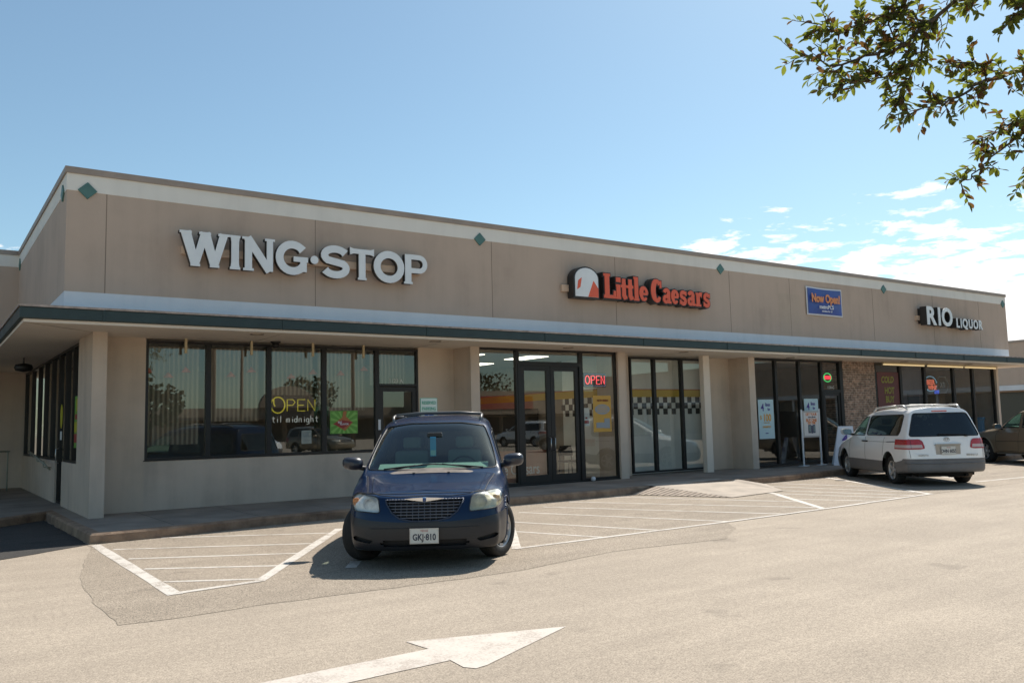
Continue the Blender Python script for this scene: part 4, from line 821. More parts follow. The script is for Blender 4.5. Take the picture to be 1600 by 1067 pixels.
# reserved parking sign on a post behind the blue minivan
S = thing('parking_sign', (8.18, 14.62, .153), 'green and white reserved parking sign on a post behind the blue minivan', 'parking sign')
g = MB(); g.tube([(8.18,14.64,.153),(8.18,14.64,2.12)], .025, 8); part(g, 'post', mat('galvanised post', (.35,.36,.36), .5, metal=.6), S, True)
g = MB(); g.box(8.0,8.38,14.60,14.612,1.62,2.15); part(g, 'plate', mat('sign green', (.10,.36,.26), .5), S, bevel=.003)
g = MB(); g.box(8.012,8.368,14.596,14.60,1.632,2.138); part(g, 'white_field', mat('sign white', (.60,.68,.62), .5), S)
g = MB(); put_text(g, 'RESERVED', 8.19, 14.594, 2.03, .085, .003, bold=.002, sx=.82); put_text(g, 'PARKING', 8.19, 14.594, 1.915, .085, .003, bold=.002, sx=.86); g.box(8.03,8.35,14.593,14.596,1.885,1.893); part(g, 'green_lettering', MATS['sign green'], S)
g = MB(); g.box(8.09,8.29,14.592,14.596,1.66,1.86); part(g, 'blue_field', mat('sign blue', (.02,.12,.45), .5), S)
g = MB(); g.tube([(x,14.590,z) for x,z in arc(8.19,1.74,.055,.055,120,390,12)], .008, 5); g.tube([(8.175,14.59,1.83),(8.18,14.59,1.76),(8.23,14.59,1.755),(8.25,14.59,1.70)], .009, 5); part(g, 'wheelchair_symbol', MATS['banner white'], S)

# ------------------------------------------------------------ left side walkway: rail, bench, lamp
M_RAIL = mat('painted rail', (.30, .30, .24), .5, var=.2)
S = thing('handrail', (2.2, 21.5, .15), 'short pale green handrail by the side door of the restaurant', 'handrail')
g = MB(); g.tube([(2.34,21.3,.98),(2.34,24.4,1.22)], .024, 8); g.tube([(2.34,21.3,.98),(2.40,21.25,.9),(2.45,21.3,.86)], .02, 8); part(g, 'rail', M_RAIL, S, True)
for y_ in (21.6, 22.9, 24.2):
    g = MB(); zt = .98+(y_-21.3)*.077; g.tube([(2.34,y_,zt),(2.36,y_,zt-.1),(2.51,y_,zt-.11)], .014, 6); part(g, 'bracket', M_RAIL, S, True)
S = thing('metal_railing', (1.3, 26.6, .15), 'thin metal railing on the shaded walkway at the far left', 'railing')
for x in (-.6, .4, 2.05):
    g = MB(); g.tube([(x,26.6,.15),(x,26.6,1.2)], .02, 6); part(g, 'post', M_RAIL, S, True)
g = MB(); g.tube([(-3,26.6,1.2),(2.1,26.6,1.2)], .022, 8); part(g, 'rail', M_RAIL, S, True)
S = thing('bench', (.9, 23.2, .15), 'dark bench on the shaded walkway at the far left', 'bench')
for k in range(4):
    g = MB(); g.box(-1.3,.55,-.22+.12*k,-.12+.12*k,.43,.465); part(g, 'seat_slat', M_DKM, S, local=True)
for x in (-1.0, .35):
    g = MB(); g.tube([(x,-.2,0),(x,-.15,.43)], .03, 6); g.tube([(x,.22,0),(x,.17,.43)], .03, 6); g.box(x-.03,x+.03,-.2,.22,.40,.43); part(g, 'leg_frame', M_DKM, S, local=True)
S = thing('canopy_lamp', (2.0, 22.6, 3.4), 'dark oval lamp hanging under the canopy on the left side', 'lamp')
g = MB(); g.tube([(2.0,22.6,3.4),(2.0,22.6,3.25)], .02, 6); part(g, 'stem', M_DKM, S); g = MB(); g.lathe([(.05,0),(.17,-.03),(.20,-.1),(.17,-.17),(0,-.2)], (2.0,22.6,3.27), n=18); part(g, 'lamp_body', M_FR, S, True)
# side window decals
S = thing('window_decal', (2.55, 20.55, 1.5), 'yellow oval decal and white notice on the restaurant side door', 'decal')
g = MB(); g.lathe([(.0,0),(.16,0),(.16,.006),(0,.006)], (0,0,0), axis='x', n=20); g.v = [(2.545+p[0], 20.5+p[1]*1.0, 2.0+p[2]*1.6) for p in g.v]; part(g, 'yellow_oval', mat('decal yellow', (.45,.42,.02), .5), S)
g = MB(); g.box(2.545,2.55,20.38,20.62,1.50,1.68); part(g, 'white_notice', MATS['white paper'], S)
S = thing('window_poster', (2.55, 18.5, 1.7), 'green and red poster in the side window nearest the corner pillar', 'poster')
g = MB(); g.box(2.56,2.566,18.15,18.75,1.35,2.35); part(g, 'sheet', MATS['poster green'], S)
g = MB(); g.box(2.552,2.56,18.2,18.65,1.9,2.0); g.box(2.552,2.56,18.25,18.7,1.45,1.62); part(g, 'red_shape', MATS['poster red'], S)
g = MB(); g.box(2.552,2.56,18.2,18.5,2.05,2.3); g.box(2.552,2.56,18.3,18.7,1.65,1.85); part(g, 'yellow_shape', MATS['decal yellow'], S)
# ------------------------------------------------------------ vehicles: a lofted skin cut into panels
def pchip(y, t):
    """monotone cubic through y[k] at k=0..n-1 evaluated at t (vectorised over trailing dims)"""
    y = np.asarray(y, float); n = len(y); d = np.diff(y, axis=0); m = np.zeros_like(y)
    a, b = d[:-1], d[1:]; s = a*b > 0
    with np.errstate(divide='ignore', invalid='ignore'): hm = np.where(s, 2*a*b/(a+b), 0)
    m[1:-1] = hm; m[0] = d[0]; m[-1] = d[-1]
    k = np.clip(np.floor(t).astype(int), 0, n-2); u = (t-k).reshape((-1,)+(1,)*(y.ndim-1))
    h00 = 2*u**3-3*u**2+1; h10 = u**3-2*u**2+u; h01 = -2*u**3+3*u**2; h11 = u**3-u**2
    return h00*y[k]+h10*m[k]+h01*y[k+1]+h11*m[k+1]
def ring(hw, zb, zbelt, wbelt, ztop, zedge, wedge):
    zl = zb+.10
    return [(0,zb),(.72*hw,zb),(hw-.05,zb+.012),(hw-.012,zl),(hw,zl+(zbelt-zl)*.42),(hw-.012-(hw-wbelt)*.25,zbelt-.11),(wbelt,zbelt),
            ((wbelt+wedge)/2+.015,(zbelt+zedge)/2),(wedge,zedge),(wedge*.80,zedge+(ztop-zedge)*.62),(wedge*.42,zedge+(ztop-zedge)*.94),(0,ztop)]
def skin(stations, nose, tail, su=6, sv=5):
    """stations: (x, ring args). nose/tail: (list of x per ring level at the centre line, list of z) -> bmesh of both halves"""
    rows = []
    S = [[(x, y, z) for (y, z) in ring(*a)] for x, *a in stations]
    ts = [0, .28, .55, .76, .90, .97]
    def cap(ringpts, xs, zs, p):
        out = []
        for t in ts:
            g = 1-(1-t**p)**(1/p); out.append([(x0+(q[0]-x0)*g, q[1]*t, z0+(q[2]-z0)*min(1, t**3*1.0+0)) for q, x0, z0 in zip(ringpts, xs, zs)])
        return out
    rows = cap(S[0], *nose[:2], nose[2])+S+cap(S[-1], *tail[:2], tail[2])[::-1]
    A = np.array(rows)
    nu = (len(rows)-1)*su+1; A = pchip(A, np.linspace(0, len(rows)-1, nu))
    A = np.swapaxes(A, 0, 1); nv = (A.shape[0]-1)*sv+1; A = pchip(A, np.linspace(0, A.shape[0]-1, nv)); A = np.swapaxes(A, 0, 1)
    bm = bmesh.new()
    V = {}
    for i in range(nu):
        for j in range(nv):
            x, y, z = A[i, j]
            for s in (1, -1):
                if abs(y) < 1e-4: V[i, j, s] = V.get((i, j, -s)) or bm.verts.new((x, 0, z))
                else: V[i, j, s] = bm.verts.new((x, y*s, z))
    for i in range(nu-1):
        for j in range(nv-1):
            for s in (1, -1):
                q = [V[i, j, s], V[i+1, j, s], V[i+1, j+1, s], V[i, j+1, s]]
                if s < 0: q = q[::-1]
                q = [v for k, v in enumerate(q) if v not in q[:k]]
                if len(q) > 2:
                    try: bm.faces.new(q)
                    except ValueError: pass
    bmesh.ops.remove_doubles(bm, verts=bm.verts, dist=.0008)
    bm.normal_update(); bmesh.ops.recalc_face_normals(bm, faces=bm.faces); return bm
AXS = {'side': (0, 2), 'front': (1, 2), 'top': (0, 1)}
def inpoly(px, py, poly):
    c = False; n = len(poly); j = n-1
    for i in range(n):
        xi, yi = poly[i]; xj, yj = poly[j]
        if (yi > py) != (yj > py) and px < (xj-xi)*(py-yi)/(yj-yi)+xi: c = not c
        j = i
    return c
def cut(bm, view, poly, filt):
    a, b = AXS[view]; xs = [p[0] for p in poly]; ys = [p[1] for p in poly]; lo = (min(xs)-.03, min(ys)-.03); hi = (max(xs)+.03, max(ys)+.03)
    def near(f):
        c = f.calc_center_median()
        if not filt(c, f.normal): return False
        u = [v.co[a] for v in f.verts]; w_ = [v.co[b] for v in f.verts]
        return max(u) > lo[0] and min(u) < hi[0] and max(w_) > lo[1] and min(w_) < hi[1]
    n = len(poly)
    for i in range(n):
        p, q = poly[i], poly[(i+1) % n]; d = (q[0]-p[0], q[1]-p[1])
        co = [0, 0, 0]; no = [0, 0, 0]; co[a], co[b] = p; no[a], no[b] = -d[1], d[0]
        # only faces close to this edge
        ex = (min(p[0], q[0])-.04, max(p[0], q[0])+.04); ey = (min(p[1], q[1])-.04, max(p[1], q[1])+.04)
        fs = []
        for f in bm.faces:
            if not near(f): continue
            u = [v.co[a] for v in f.verts]; w_ = [v.co[b] for v in f.verts]
            if max(u) > ex[0] and min(u) < ex[1] and max(w_) > ey[0] and min(w_) < ey[1]: fs.append(f)
        if not fs: continue
        geom = list(set(v for f in fs for v in f.verts))+list(set(e for f in fs for e in f.edges))+fs
        bmesh.ops.bisect_plane(bm, geom=geom, dist=1e-4, plane_co=co, plane_no=Vector(no).normalized())
    bm.normal_update()
    return [f for f in bm.faces if near(f) and inpoly(f.calc_center_median()[a], f.calc_center_median()[b], poly)]
def extract(bm, faces, off=0.):
    nb = bmesh.new(); mp = {}
    bm.normal_update()
    for f in faces:
        for v in f.verts:
            if v not in mp: mp[v] = nb.verts.new(v.co+v.normal*off)
    for f in faces: 
        try: nb.faces.new([mp[v] for v in f.verts])
        except ValueError: pass
    bmesh.ops.delete(bm, geom=faces, context='FACES'); return nb
def bm_part(b, name, m, parent, smooth=True, solid=0.):
    me = bpy.data.meshes.new(name); b.to_mesh(me); me.materials.append(m); me.polygons.foreach_set('use_smooth', [smooth]*len(me.polygons))
    o = bpy.data.objects.new(name, me); COL.objects.link(o); o.parent = parent
    return o
def rim_tubes(b, r=.008, out=0.):
    """tube along the outline of a cut panel"""
    mb = MB(); b.normal_update()
    for e in b.edges:
        if e.is_boundary:
            p, q = e.verts[0].co+e.verts[0].normal*out, e.verts[1].co+e.verts[1].normal*out
            if (p-q).length > 1e-5: d = (q-p).normalized()*r*.5; mb.tube([p-d, q+d], r, 4)
    return mb
def surf_line(bvh, view, pts, side, r, step=.03, out=0.):
    """tube laid on the skin along a polyline drawn in a projection"""
    P = []; a, b = AXS[view]; ax = 3-a-b
    d = Vector((0, 0, 0)); d[ax] = -side
    for i in range(len(pts)-1):
        p, q = Vector(pts[i]), Vector(pts[i+1]); k = max(1, int((q-p).length/step))
        for j in range(k+(i == len(pts)-2)):
            c = p.lerp(q, j/k); o = Vector((0, 0, 0)); o[a], o[b] = c.x, c.y; o[ax] = 4*side if ax != 0 else (-3 if side < 0 else 9)
            h = bvh.ray_cast(o, d)
            if h[0] is not None: P.append(h[0]-d*out)
    m = MB()
    if len(P) > 1: m.tube(P, r, 5)
    return m
from mathutils.bvhtree import BVHTree
class Seams:
    """each shut line becomes a part of its own"""
    def __init__(s, root, m): s.r, s.m = root, m
    def merge(s, mb):
        if mb.v: part(mb, 'panel_gap', s.m, s.r, local=True)
def roundpoly(pts, r=.05, n=4):
    out = []; m = len(pts)
    for i in range(m):
        p = Vector(pts[i]); a = Vector(pts[i-1]); b = Vector(pts[(i+1) % m]); rr_ = min(r, (a-p).length*.45, (b-p).length*.45)
        s = p+(a-p).normalized()*rr_; e = p+(b-p).normalized()*rr_
        for k in range(n+1):
            t = k/n; q = s*(1-t)**2+p*2*t*(1-t)+e*t*t; out.append((q.x, q.y))
    return out
M_TYRE = mat('tyre rubber', (.022, .021, .020), .82, var=.35, vscale=8, bump=.2, bscale=90)
M_ALLOY = mat('alloy', (.52, .50, .48), .38, metal=.45, var=.12, vscale=9); M_WELL = mat('wheel well', (.012, .011, .011), .9)
M_TRIM = mat('black trim', (.02, .02, .021), .55); M_CHROME = mat('chrome', (.75, .76, .78), .12, metal=1); M_SEAM = mat('panel gap', (.008, .008, .01), .7)
def wheel(parent, x, y, r, wd, side, spokes, steer=0., rimm=None):
    """side=+1: outer face towards +y"""
    W_ = bpy.data.objects.new('wheel', None)
    prof = [(r*.64,-wd*.42),(r*.70,-wd*.50),(r*.90,-wd*.50),(r*.965,-wd*.44),(r,-wd*.34),(r,wd*.34),(r*.965,wd*.44),(r*.90,wd*.50),(r*.70,wd*.50),(r*.64,wd*.42)]
    g = MB(); g.lathe(prof, axis='y', n=40, closed=True)
    bpy.data.objects.remove(W_)
    rot = Matrix.Rotation(steer, 3, 'Z')
    def xf(g): g.v = [tuple(rot @ Vector((p[0], p[1]*side, p[2]))+Vector((x, y, r))) for p in g.v]; return g
    tread = MB()
    for zoff in (-.18, -.06, .06, .18): tread.lathe([(r+.0008, (zoff-.015)*wd), (r+.0008, (zoff+.015)*wd)], axis='y', n=40)
    T = part(xf(g), 'wheel', M_TYRE, parent, True, local=True)
    part(xf(tread), 'tread_groove', M_WELL, T, local=True)
    g = MB(); g.lathe([(r*.66,-wd*.40),(r*.62,-wd*.30),(r*.60,wd*.20),(r*.64,wd*.44),(r*.67,wd*.44)], axis='y', n=36); g.lathe([(r*.60,wd*.02),(0,wd*.02)], axis='y', n=20, mi=1)
    R_ = part(xf(g), 'rim', [rimm or M_ALLOY, M_WELL], T, True, local=True)
    g = MB()
    for k in range(spokes):
        a = 2*pi*k/spokes; wi, wo = r*.12, r*.095; vs = []
        for rr_, w_, h in ((r*.12, wi, wd*.30), (r*.40, wo, wd*.36), (r*.63, wo*1.35, wd*.38)):
            for s_, hh in ((-1, h), (1, h), (1, h-.05), (-1, h-.05)):
                vs.append((rr_*cos(a)-s_*w_*sin(a), hh, rr_*sin(a)+s_*w_*cos(a)))
        g.add(vs, [(0,1,5,4),(4,5,9,8),(1,2,6,5),(5,6,10,9),(3,0,4,7),(7,4,8,11),(2,3,7,6),(6,7,11,10),(8,9,10,11),(0,3,2,1)])
    g.lathe([(0,wd*.40),(r*.13,wd*.39),(r*.17,wd*.33),(r*.17,wd*.2)], axis='y', n=20)
    part(xf(g), 'spoke', rimm or M_ALLOY, R_, False, bevel=.004, local=True)
def car_paint(name, c, dust=(.30, .25, .20), amt=.25, metal=.0, rough=.28, coat=1.):
    m = bpy.data.materials.new(name); m.use_nodes = True; t = m.node_tree; b = t.nodes['Principled BSDF']
    b.inputs['Metallic'].default_value = metal; b.inputs['Coat Weight'].default_value = coat; b.inputs['Specular IOR Level'].default_value = .25 if coat < 1 else .5; b.inputs['Coat Roughness'].default_value = .05
    tc = t.nodes.new('ShaderNodeTexCoord'); n = t.nodes.new('ShaderNodeTexNoise'); n.inputs['Scale'].default_value = 2.3; n.inputs['Detail'].default_value = 8; n.inputs['Roughness'].default_value = .7
    t.links.new(tc.outputs['Object'], n.inputs['Vector'])
    ge = t.nodes.new('ShaderNodeNewGeometry'); sp_ = t.nodes.new('ShaderNodeSeparateXYZ'); t.links.new(ge.outputs['Normal'], sp_.inputs[0])
    upf = t.nodes.new('ShaderNodeMapRange'); upf.inputs['From Min'].default_value = .55; upf.inputs['From Max'].default_value = 1.0; t.links.new(sp_.outputs[2], upf.inputs[0])
    f = nmath('MULTIPLY', nmath('MULTIPLY_ADD', upf.outputs[0], .75, .25, t), nmath('MULTIPLY', ramp(t, n.outputs[0], [(.3, .35), (.7, 1.0)]), amt, None, t), None, t)
    mx_ = t.nodes.new('ShaderNodeMixRGB'); t.links.new(f, mx_.inputs[0]); mx_.inputs[1].default_value = (*c, 1); mx_.inputs[2].default_value = (*dust, 1); t.links.new(mx_.outputs[0], b.inputs['Base Color'])
    t.links.new(nmath('MULTIPLY_ADD', f, .8, rough, t), b.inputs['Roughness']); t.links.new(nmath('MULTIPLY_ADD', f, .5, .035, t), b.inputs['Coat Roughness'])
    MATS[name] = m; return m
G_CAR = glassmat('car glass', (.55, .74, .68), .07, .02, .8); G_TINT = glassmat('tinted car glass', (.09, .09, .085), .08, 0, .8); G_LENS = glassmat('clear lens', (.8, .8, .78), .06, .05, .6)
M_SEATG = mat('car seat cloth', (.17, .17, .165), .9, var=.1); M_DASH = mat('car dash', (.40, .42, .37), .8)
def interior(root, x0, cowl, w_, rows, zseat=.62, top=1.42):
    g = MB(); g.add([(x0,-w_,cowl-.02),(x0,w_,cowl-.02),(x0+.35,w_,cowl+.09),(x0+.75,w_,cowl+.08),(x0+.80,w_,.75),(x0+.80,-w_,.75),(x0+.75,-w_,cowl+.08),(x0+.35,-w_,cowl+.09)], [(0,1,2,7),(7,2,3,6),(6,3,4,5)])
    part(g, 'dashboard', M_DASH, root, True, local=True)
    g = MB(); g.lathe([(.19,-.012),(.205,0),(.19,.012),(.178,0)], axis='x', n=24, closed=True); g.tube([(0,-.19,0),(0,.19,0)], .012, 5); rot = Matrix.Rotation(radians(-25), 3, 'Y'); g.v = [tuple(rot @ Vector(p)+Vector((x0+.95, -.38, cowl-.02))) for p in g.v]
    part(g, 'steering_wheel', M_TRIM, root, True, local=True)
    for xr in rows:
        for y in (-.38, .38):
            g = MB(); g.box(xr-.25,xr+.25,y-.26,y+.26,zseat-.1,zseat+.08); s = part(g, 'seat', M_SEATG, root, bevel=.05, local=True)
            g = MB(); g.cbox((xr+.30,y,zseat+.33),(.14,.48,.62),Matrix.Rotation(radians(12),3,'Y')); g.cbox((xr+.38,y,zseat+.75),(.09,.26,.17),Matrix.Rotation(radians(8),3,'Y')); part(g, 'seat_back', M_SEATG, s, bevel=.04, local=True)
def plate(root, text, x, z, w_=.305, h=.155, face=-1, tilt=0., top='TEXAS', m=None, frame=None, y=0.):
    """number plate facing -x (face=-1) or +x"""
    P_ = bpy.data.objects.new('number_plate', None); bpy.data.objects.remove(P_)
    g = MB(); g.box(-w_/2,w_/2,-.004,.004,-h/2,h/2)
    def xf(q): q.v = [(x+(face)*(-p[1])*1.0, y+p[0]*face*1.0*(1), z+p[2]) for p in q.v]; return q
    # text is built facing -y with x to the right: turn so that it faces face*x
    def tf(q): q.v = [(x+face*(-p[1]), y-(-face)*p[0] if face > 0 else y-p[0], z+p[2]) for p in q.v]; return q
    o = part(tf(g), 'number_plate', m or mat('plate white', (.62,.62,.58), .45, var=.08, vscale=20), root, bevel=.002, local=True)
    g = MB(); put_text(g, text, 0, -.0045, -.045, h*.62, .0015, bold=.0025, sx=.80); part(tf(g), 'plate_number', mat('plate ink', (.02,.025,.05), .5), o, local=True)
    g = MB(); put_text(g, top, 0, -.0045, h*.30, h*.19, .0015); part(tf(g), 'plate_heading', mat('plate red', (.45,.06,.05), .5), o, local=True)
    g = MB(); t_ = .007
    g.box(-w_/2-t_,w_/2+t_,-.007,.002,h/2,h/2+t_); g.box(-w_/2-t_,w_/2+t_,-.007,.002,-h/2-t_,-h/2); g.box(-w_/2-t_,-w_/2,-.007,.002,-h/2,h/2); g.box(w_/2,w_/2+t_,-.007,.002,-h/2,h/2)
    part(tf(g), 'plate_frame', frame or M_ALLOY, o, local=True); return o
def mirror(root, x, y, z, s, m, glassy=True, size=1.):
    g = MB(); n = 16; vs = []
    prof = [(-.10, .25), (-.085, .62), (-.045, .92), (.0, 1.0), (.05, .97), (.065, .93)]
    for dx, k in prof:
        for i in range(n):
            a = 2*pi*i/n; cy, cz = cos(a), sin(a); sq = (abs(cy)**3.2+abs(cz)**3.2)**(-1/3.2)
            vs.append((x+dx*size, y+s*(.13*size+.135*size*k*cy*sq), z+.085*size*k*cz*sq+(.01*cy)))
    g.add(vs, [(j*n+i, j*n+(i+1) % n, (j+1)*n+(i+1) % n, (j+1)*n+i) for j in range(5) for i in range(n)]); g.add(vs[:n], [tuple(range(n))])
    o = part(g, 'mirror', m, root, True, local=True)
    g = MB(); g.tube([(x+.02,y-s*.06,z-.075),(x-.0,y+s*.04,z-.055),(x-.0,y+s*.12,z-.03)], [.035,.03,.03], 8); part(g, 'mirror_arm', M_TRIM, o, True, local=True)
    g = MB(); g.add([(x+.066*size, y+s*(.13*size+.12*size*cos(2*pi*i/n)*(abs(cos(2*pi*i/n))**3.2+abs(sin(2*pi*i/n))**3.2)**(-1/3.2)), z+.072*size*sin(2*pi*i/n)*(abs(cos(2*pi*i/n))**3.2+abs(sin(2*pi*i/n))**3.2)**(-1/3.2)) for i in range(n)], [tuple(range(n))])
    part(g, 'mirror_glass', M_CHROME, o, local=True)
def arches(bm, root, xs, r, wd, zc, ymin, rimmat=None, lip=.012):
    """cut round wheel openings on both sides and line them"""
    for x in xs:
        for s in (1, -1):
            poly = [(x+r*cos(2*pi*i/28), zc+r*sin(2*pi*i/28)) for i in range(28)]
            fs = cut(bm, 'side', poly, lambda c, n, s=s: c.y*s > ymin)
            if fs:
                b = extract(bm, fs); mb = MB()
                for e in b.edges:
                    if e.is_boundary and abs(e.verts[0].co.y) > ymin+.12:
                        p, q = e.verts[0].co, e.verts[1].co; mb.tube([p, q], lip, 5)
                b.free()
                if mb.v and rimmat: part(mb, 'arch_lip', rimmat, root, True, local=True)
            g = MB(); n = 24; ya, yb = s*ymin, s*(ymin+.62*(.98-ymin))
            vs = [(x+(r+.005)*cos(a), yy_, zc+(r+.005)*sin(a)) for yy_ in (s*(ymin-.12), s*(ymin+.27)) for a in [pi*(-.12+1.24*i/n) for i in range(n+1)]]
            g.add(vs, [(i, i+1, n+2+i, n+1+i) for i in range(n)]); g.add([(x, s*(ymin-.12), zc)]+vs[:n+1], [(0, i+1, i+2) for i in range(n)]); part(g, 'wheel_well', M_WELL, root, local=True)
def window_cut(bm, root, name, view, poly, filt, gm, seal=True, off=-.004, r=.009, sealmat=None):
    fs = cut(bm, view, poly, filt)
    if not fs: print('EMPTY CUT', name); return None
    b = extract(bm, fs, 0); mb = rim_tubes(b, r)
    for v in b.verts: v.co += v.normal*off
    o = bm_part(b, name, gm, root)
    if seal and mb.v: part(mb, 'seal', sealmat or M_TRIM, o, local=True)
    b.free(); return o

# ============================================================ dark blue minivan, nose towards the viewer
def build_blue():
    hd = 33.5
    bx, by = sin(radians(hd)), cos(radians(hd))
    axle = Vector((5.25, 9.36, 0)); nose = axle-Vector((bx, by, 0))*.95
    root = thing('minivan', (nose.x, nose.y, 0), 'dark navy blue minivan facing the camera with its front wheels turned', 'minivan', rz=radians(90-hd))
    P = car_paint('navy paint', (.002, .016, .054), (.22, .18, .15), .010, metal=.0, rough=.22, coat=.22)
    LOW = mat('grey bumper plastic', (.013, .015, .020), .42, var=.2, vscale=4)
    st = [(.34,.865,.21,.72,.845,.865,.835,.70),(.62,.925,.21,.81,.90,.925,.895,.74),(.95,.955,.21,.87,.925,.975,.945,.78),(1.22,.975,.22,.905,.94,1.015,.99,.82),
          (1.36,.985,.24,.93,.945,1.06,1.03,.86),(1.60,.998,.24,.955,.94,1.245,1.14,.845),(1.9,1.0,.24,.97,.935,1.45,1.305,.81),(2.2,1.0,.24,.98,.93,1.63,1.48,.765),(2.42,1.0,.24,.99,.93,1.70,1.605,.725),
          (2.8,1.0,.24,1.0,.93,1.75,1.655,.72),(3.4,1.0,.24,1.0,.93,1.77,1.675,.72),(4.1,.99,.25,1.0,.92,1.76,1.665,.70),(4.55,.96,.27,1.0,.90,1.71,1.62,.66)]
    nz = [.21,.21,.22,.31,.47,.60,.71,.765,.795,.82,.842,.86]
    nx_ = [.22,.14,.07,.015,.0,.02,.06,.085,.11,.20,.28,.34]
    tz = [.27,.27,.28,.37,.60,.88,1.0,1.35,1.60,1.64,1.68,1.71]; tx = [4.6,4.75,4.83,4.88,4.90,4.86,4.84,4.74,4.62,4.60,4.57,4.55]
    bm = skin(st, (nx_, nz, 2.5), (tx, tz, 3.2))
    bvh = BVHTree.FromBMesh(bm)
    # seams first (need the whole skin)
    seams = Seams(root, M_SEAM)
    hood = [(.16,-.0),(.14,.3),(.20,.52),(.36,.68),(.8,.74),(1.20,.80)]
    for s in (1,-1):
        seams.merge(surf_line(bvh, 'top', [(x, y*s) for x, y in hood], 1, .006))
        seams.merge(surf_line(bvh, 'side', [(1.5,.92),(1.42,.75),(1.40,.35)], s, .005)); seams.merge(surf_line(bvh, 'side', [(2.62,1.0),(2.62,.34)], s, .005)); seams.merge(surf_line(bvh, 'side', [(3.7,1.0),(3.70,.80)], s, .005)); seams.merge(surf_line(bvh, 'side', [(1.4,.34),(3.4,.34)], s, .005))
    seams.merge(surf_line(bvh, 'front', [(-.80,.842),(-.4,.835),(.4,.835),(.80,.842)], -1, .006))
    g = MB()
    for s in (1,-1): g.merge(surf_line(bvh, 'top', [(.34,.62*s),(.7,.66*s),(1.18,.71*s)], 1, .012, out=-.004))
    part(g, 'hood_crease', P, root, True, local=True)
    # windscreen and side glass
    ws = roundpoly([(-.835,1.06),(-.4,1.045),(.4,1.045),(.835,1.06),(.80,1.25),(.745,1.43),(.675,1.60),(.35,1.645),(-.35,1.645),(-.675,1.60),(-.745,1.43),(-.80,1.25)], .05)
    window_cut(bm, root, 'windscreen', 'front', ws, lambda c, n: c.x < 2.6 and n.x < -.1 and c.z > 1.03, G_CAR, r=.010)
    for s in (1,-1):
        F = lambda c, n, s=s: c.y*s > .5 and n.y*s > .3
        window_cut(bm, root, 'window', 'side', roundpoly([(1.62,1.06),(2.58,1.06),(2.58,1.52),(2.26,1.50),(1.85,1.24)], .05), F, G_CAR)
        window_cut(bm, root, 'window', 'side', roundpoly([(2.68,1.07),(3.66,1.07),(3.66,1.55),(2.68,1.55)], .06), F, G_TINT)
        window_cut(bm, root, 'window', 'side', roundpoly([(3.74,1.07),(4.62,1.07),(4.48,1.53),(3.74,1.55)], .06), F, G_TINT)
    window_cut(bm, root, 'rear_window', 'front', roundpoly([(-.74,1.1),(.74,1.1),(.58,1.52),(-.58,1.52)], .06), lambda c, n: c.x > 4.3 and n.x > .3, G_TINT)
    # headlamps: cut and replaced by a bowl with a lens
    for s in (1,-1):
        hl = roundpoly([(.50*s,.635),(.53*s,.80),(.60*s,.825),(.83*s,.838),(.885*s,.80),(.89*s,.70),(.80*s,.66)], .045)
        fs = cut(bm, 'front', hl, lambda c, n, s=s: c.x < .62 and c.y*s > .4 and c.z > .58)
        if fs:
            b = extract(bm, fs, 0); tb = rim_tubes(b, .007)
            L = b.copy()
            for v in L.verts: v.co += v.normal*.006
            bm_l = bm_part(L, 'headlamp', glassmat('hazed lens', (.90,.88,.78), .16, .28, .5) if s < 0 else glassmat('clear lamp lens', (.95,.95,.93), .05, .05, .5), root)
            for v in b.verts: v.co += Vector((.055, 0, 0))-v.normal*.0
            bm_part(b, 'reflector', mat('lamp reflector' if s > 0 else 'hazed reflector', (.85,.85,.82) if s > 0 else (.82,.74,.54), .35, metal=.0, var=.3, vscale=12), bm_l)
            part(tb, 'lamp_rim', M_TRIM, bm_l, local=True)
            g = MB(); g.lathe([(.0,.03),(.045,.02),(.07,-.02)], (.20,.64*s,.735), axis='x', n=16); part(g, 'bulb_bowl', M_CHROME, bm_l, True, local=True)
            g = MB()
            for k in range(4): g.cbox((.30+.03*k,.80*s+.012*k*s,.75),(.03,.045,.10-.01*k))
            part(g, 'amber_indicator', mat('amber lens', (.55,.22,.08), .3) if s > 0 else mat('pale amber lens', (.50,.36,.22), .4), bm_l, bevel=.01, local=True)
            b.free(); L.free()
    # grille: dark recess with bars
    gr = [(-.44,.775),(.44,.775),(.43,.735),(.37,.64),(.28,.575),(.15,.545),(-.15,.545),(-.28,.575),(-.37,.64),(-.43,.735)]
    fs = cut(bm, 'front', gr, lambda c, n: c.x < .4); b = extract(bm, fs, 0); tb = rim_tubes(b, .009, .002)
    bars = MB()
    def sx(y, z):
        h = bvh.ray_cast(Vector((-2, y, z)), Vector((1, 0, 0))); return h[0].x if h[0] is not None else .1
    def hwid(z):
        P_ = [(.775,.44),(.735,.43),(.64,.37),(.575,.28),(.545,.15)]
        for (za, wa), (zb_, wb) in zip(P_, P_[1:]):
            if zb_ <= z <= za: return wa+(wb-wa)*(za-z)/(za-zb_)
        return 0
    for z in (.745,.712,.679,.646,.613,.580):
        w_ = hwid(z); bars.tube([(sx(y, z)+.004, y, z) for y in np.linspace(-w_, w_, 13)], .0065, 5)
    for k in range(-6, 7):
        y = k*.066; zs = [z for z in np.linspace(.55,.772,9) if hwid(z) > abs(y)+.005]
        if len(zs) > 1: bars.tube([(sx(y, z)+.010, y, z) for z in zs], .0035, 5)
    for v in b.verts: v.co.x += .07
    G_ = bm_part(b, 'grille', M_SEAM, root); b.free()
    part(bars, 'grille_bar', mat('grille chrome', (.17,.18,.21), .35, metal=.8), G_, True, local=True); part(tb, 'grille_surround', mat('grille chrome dull', (.04,.055,.09), .4, metal=.3), G_, True, local=True)
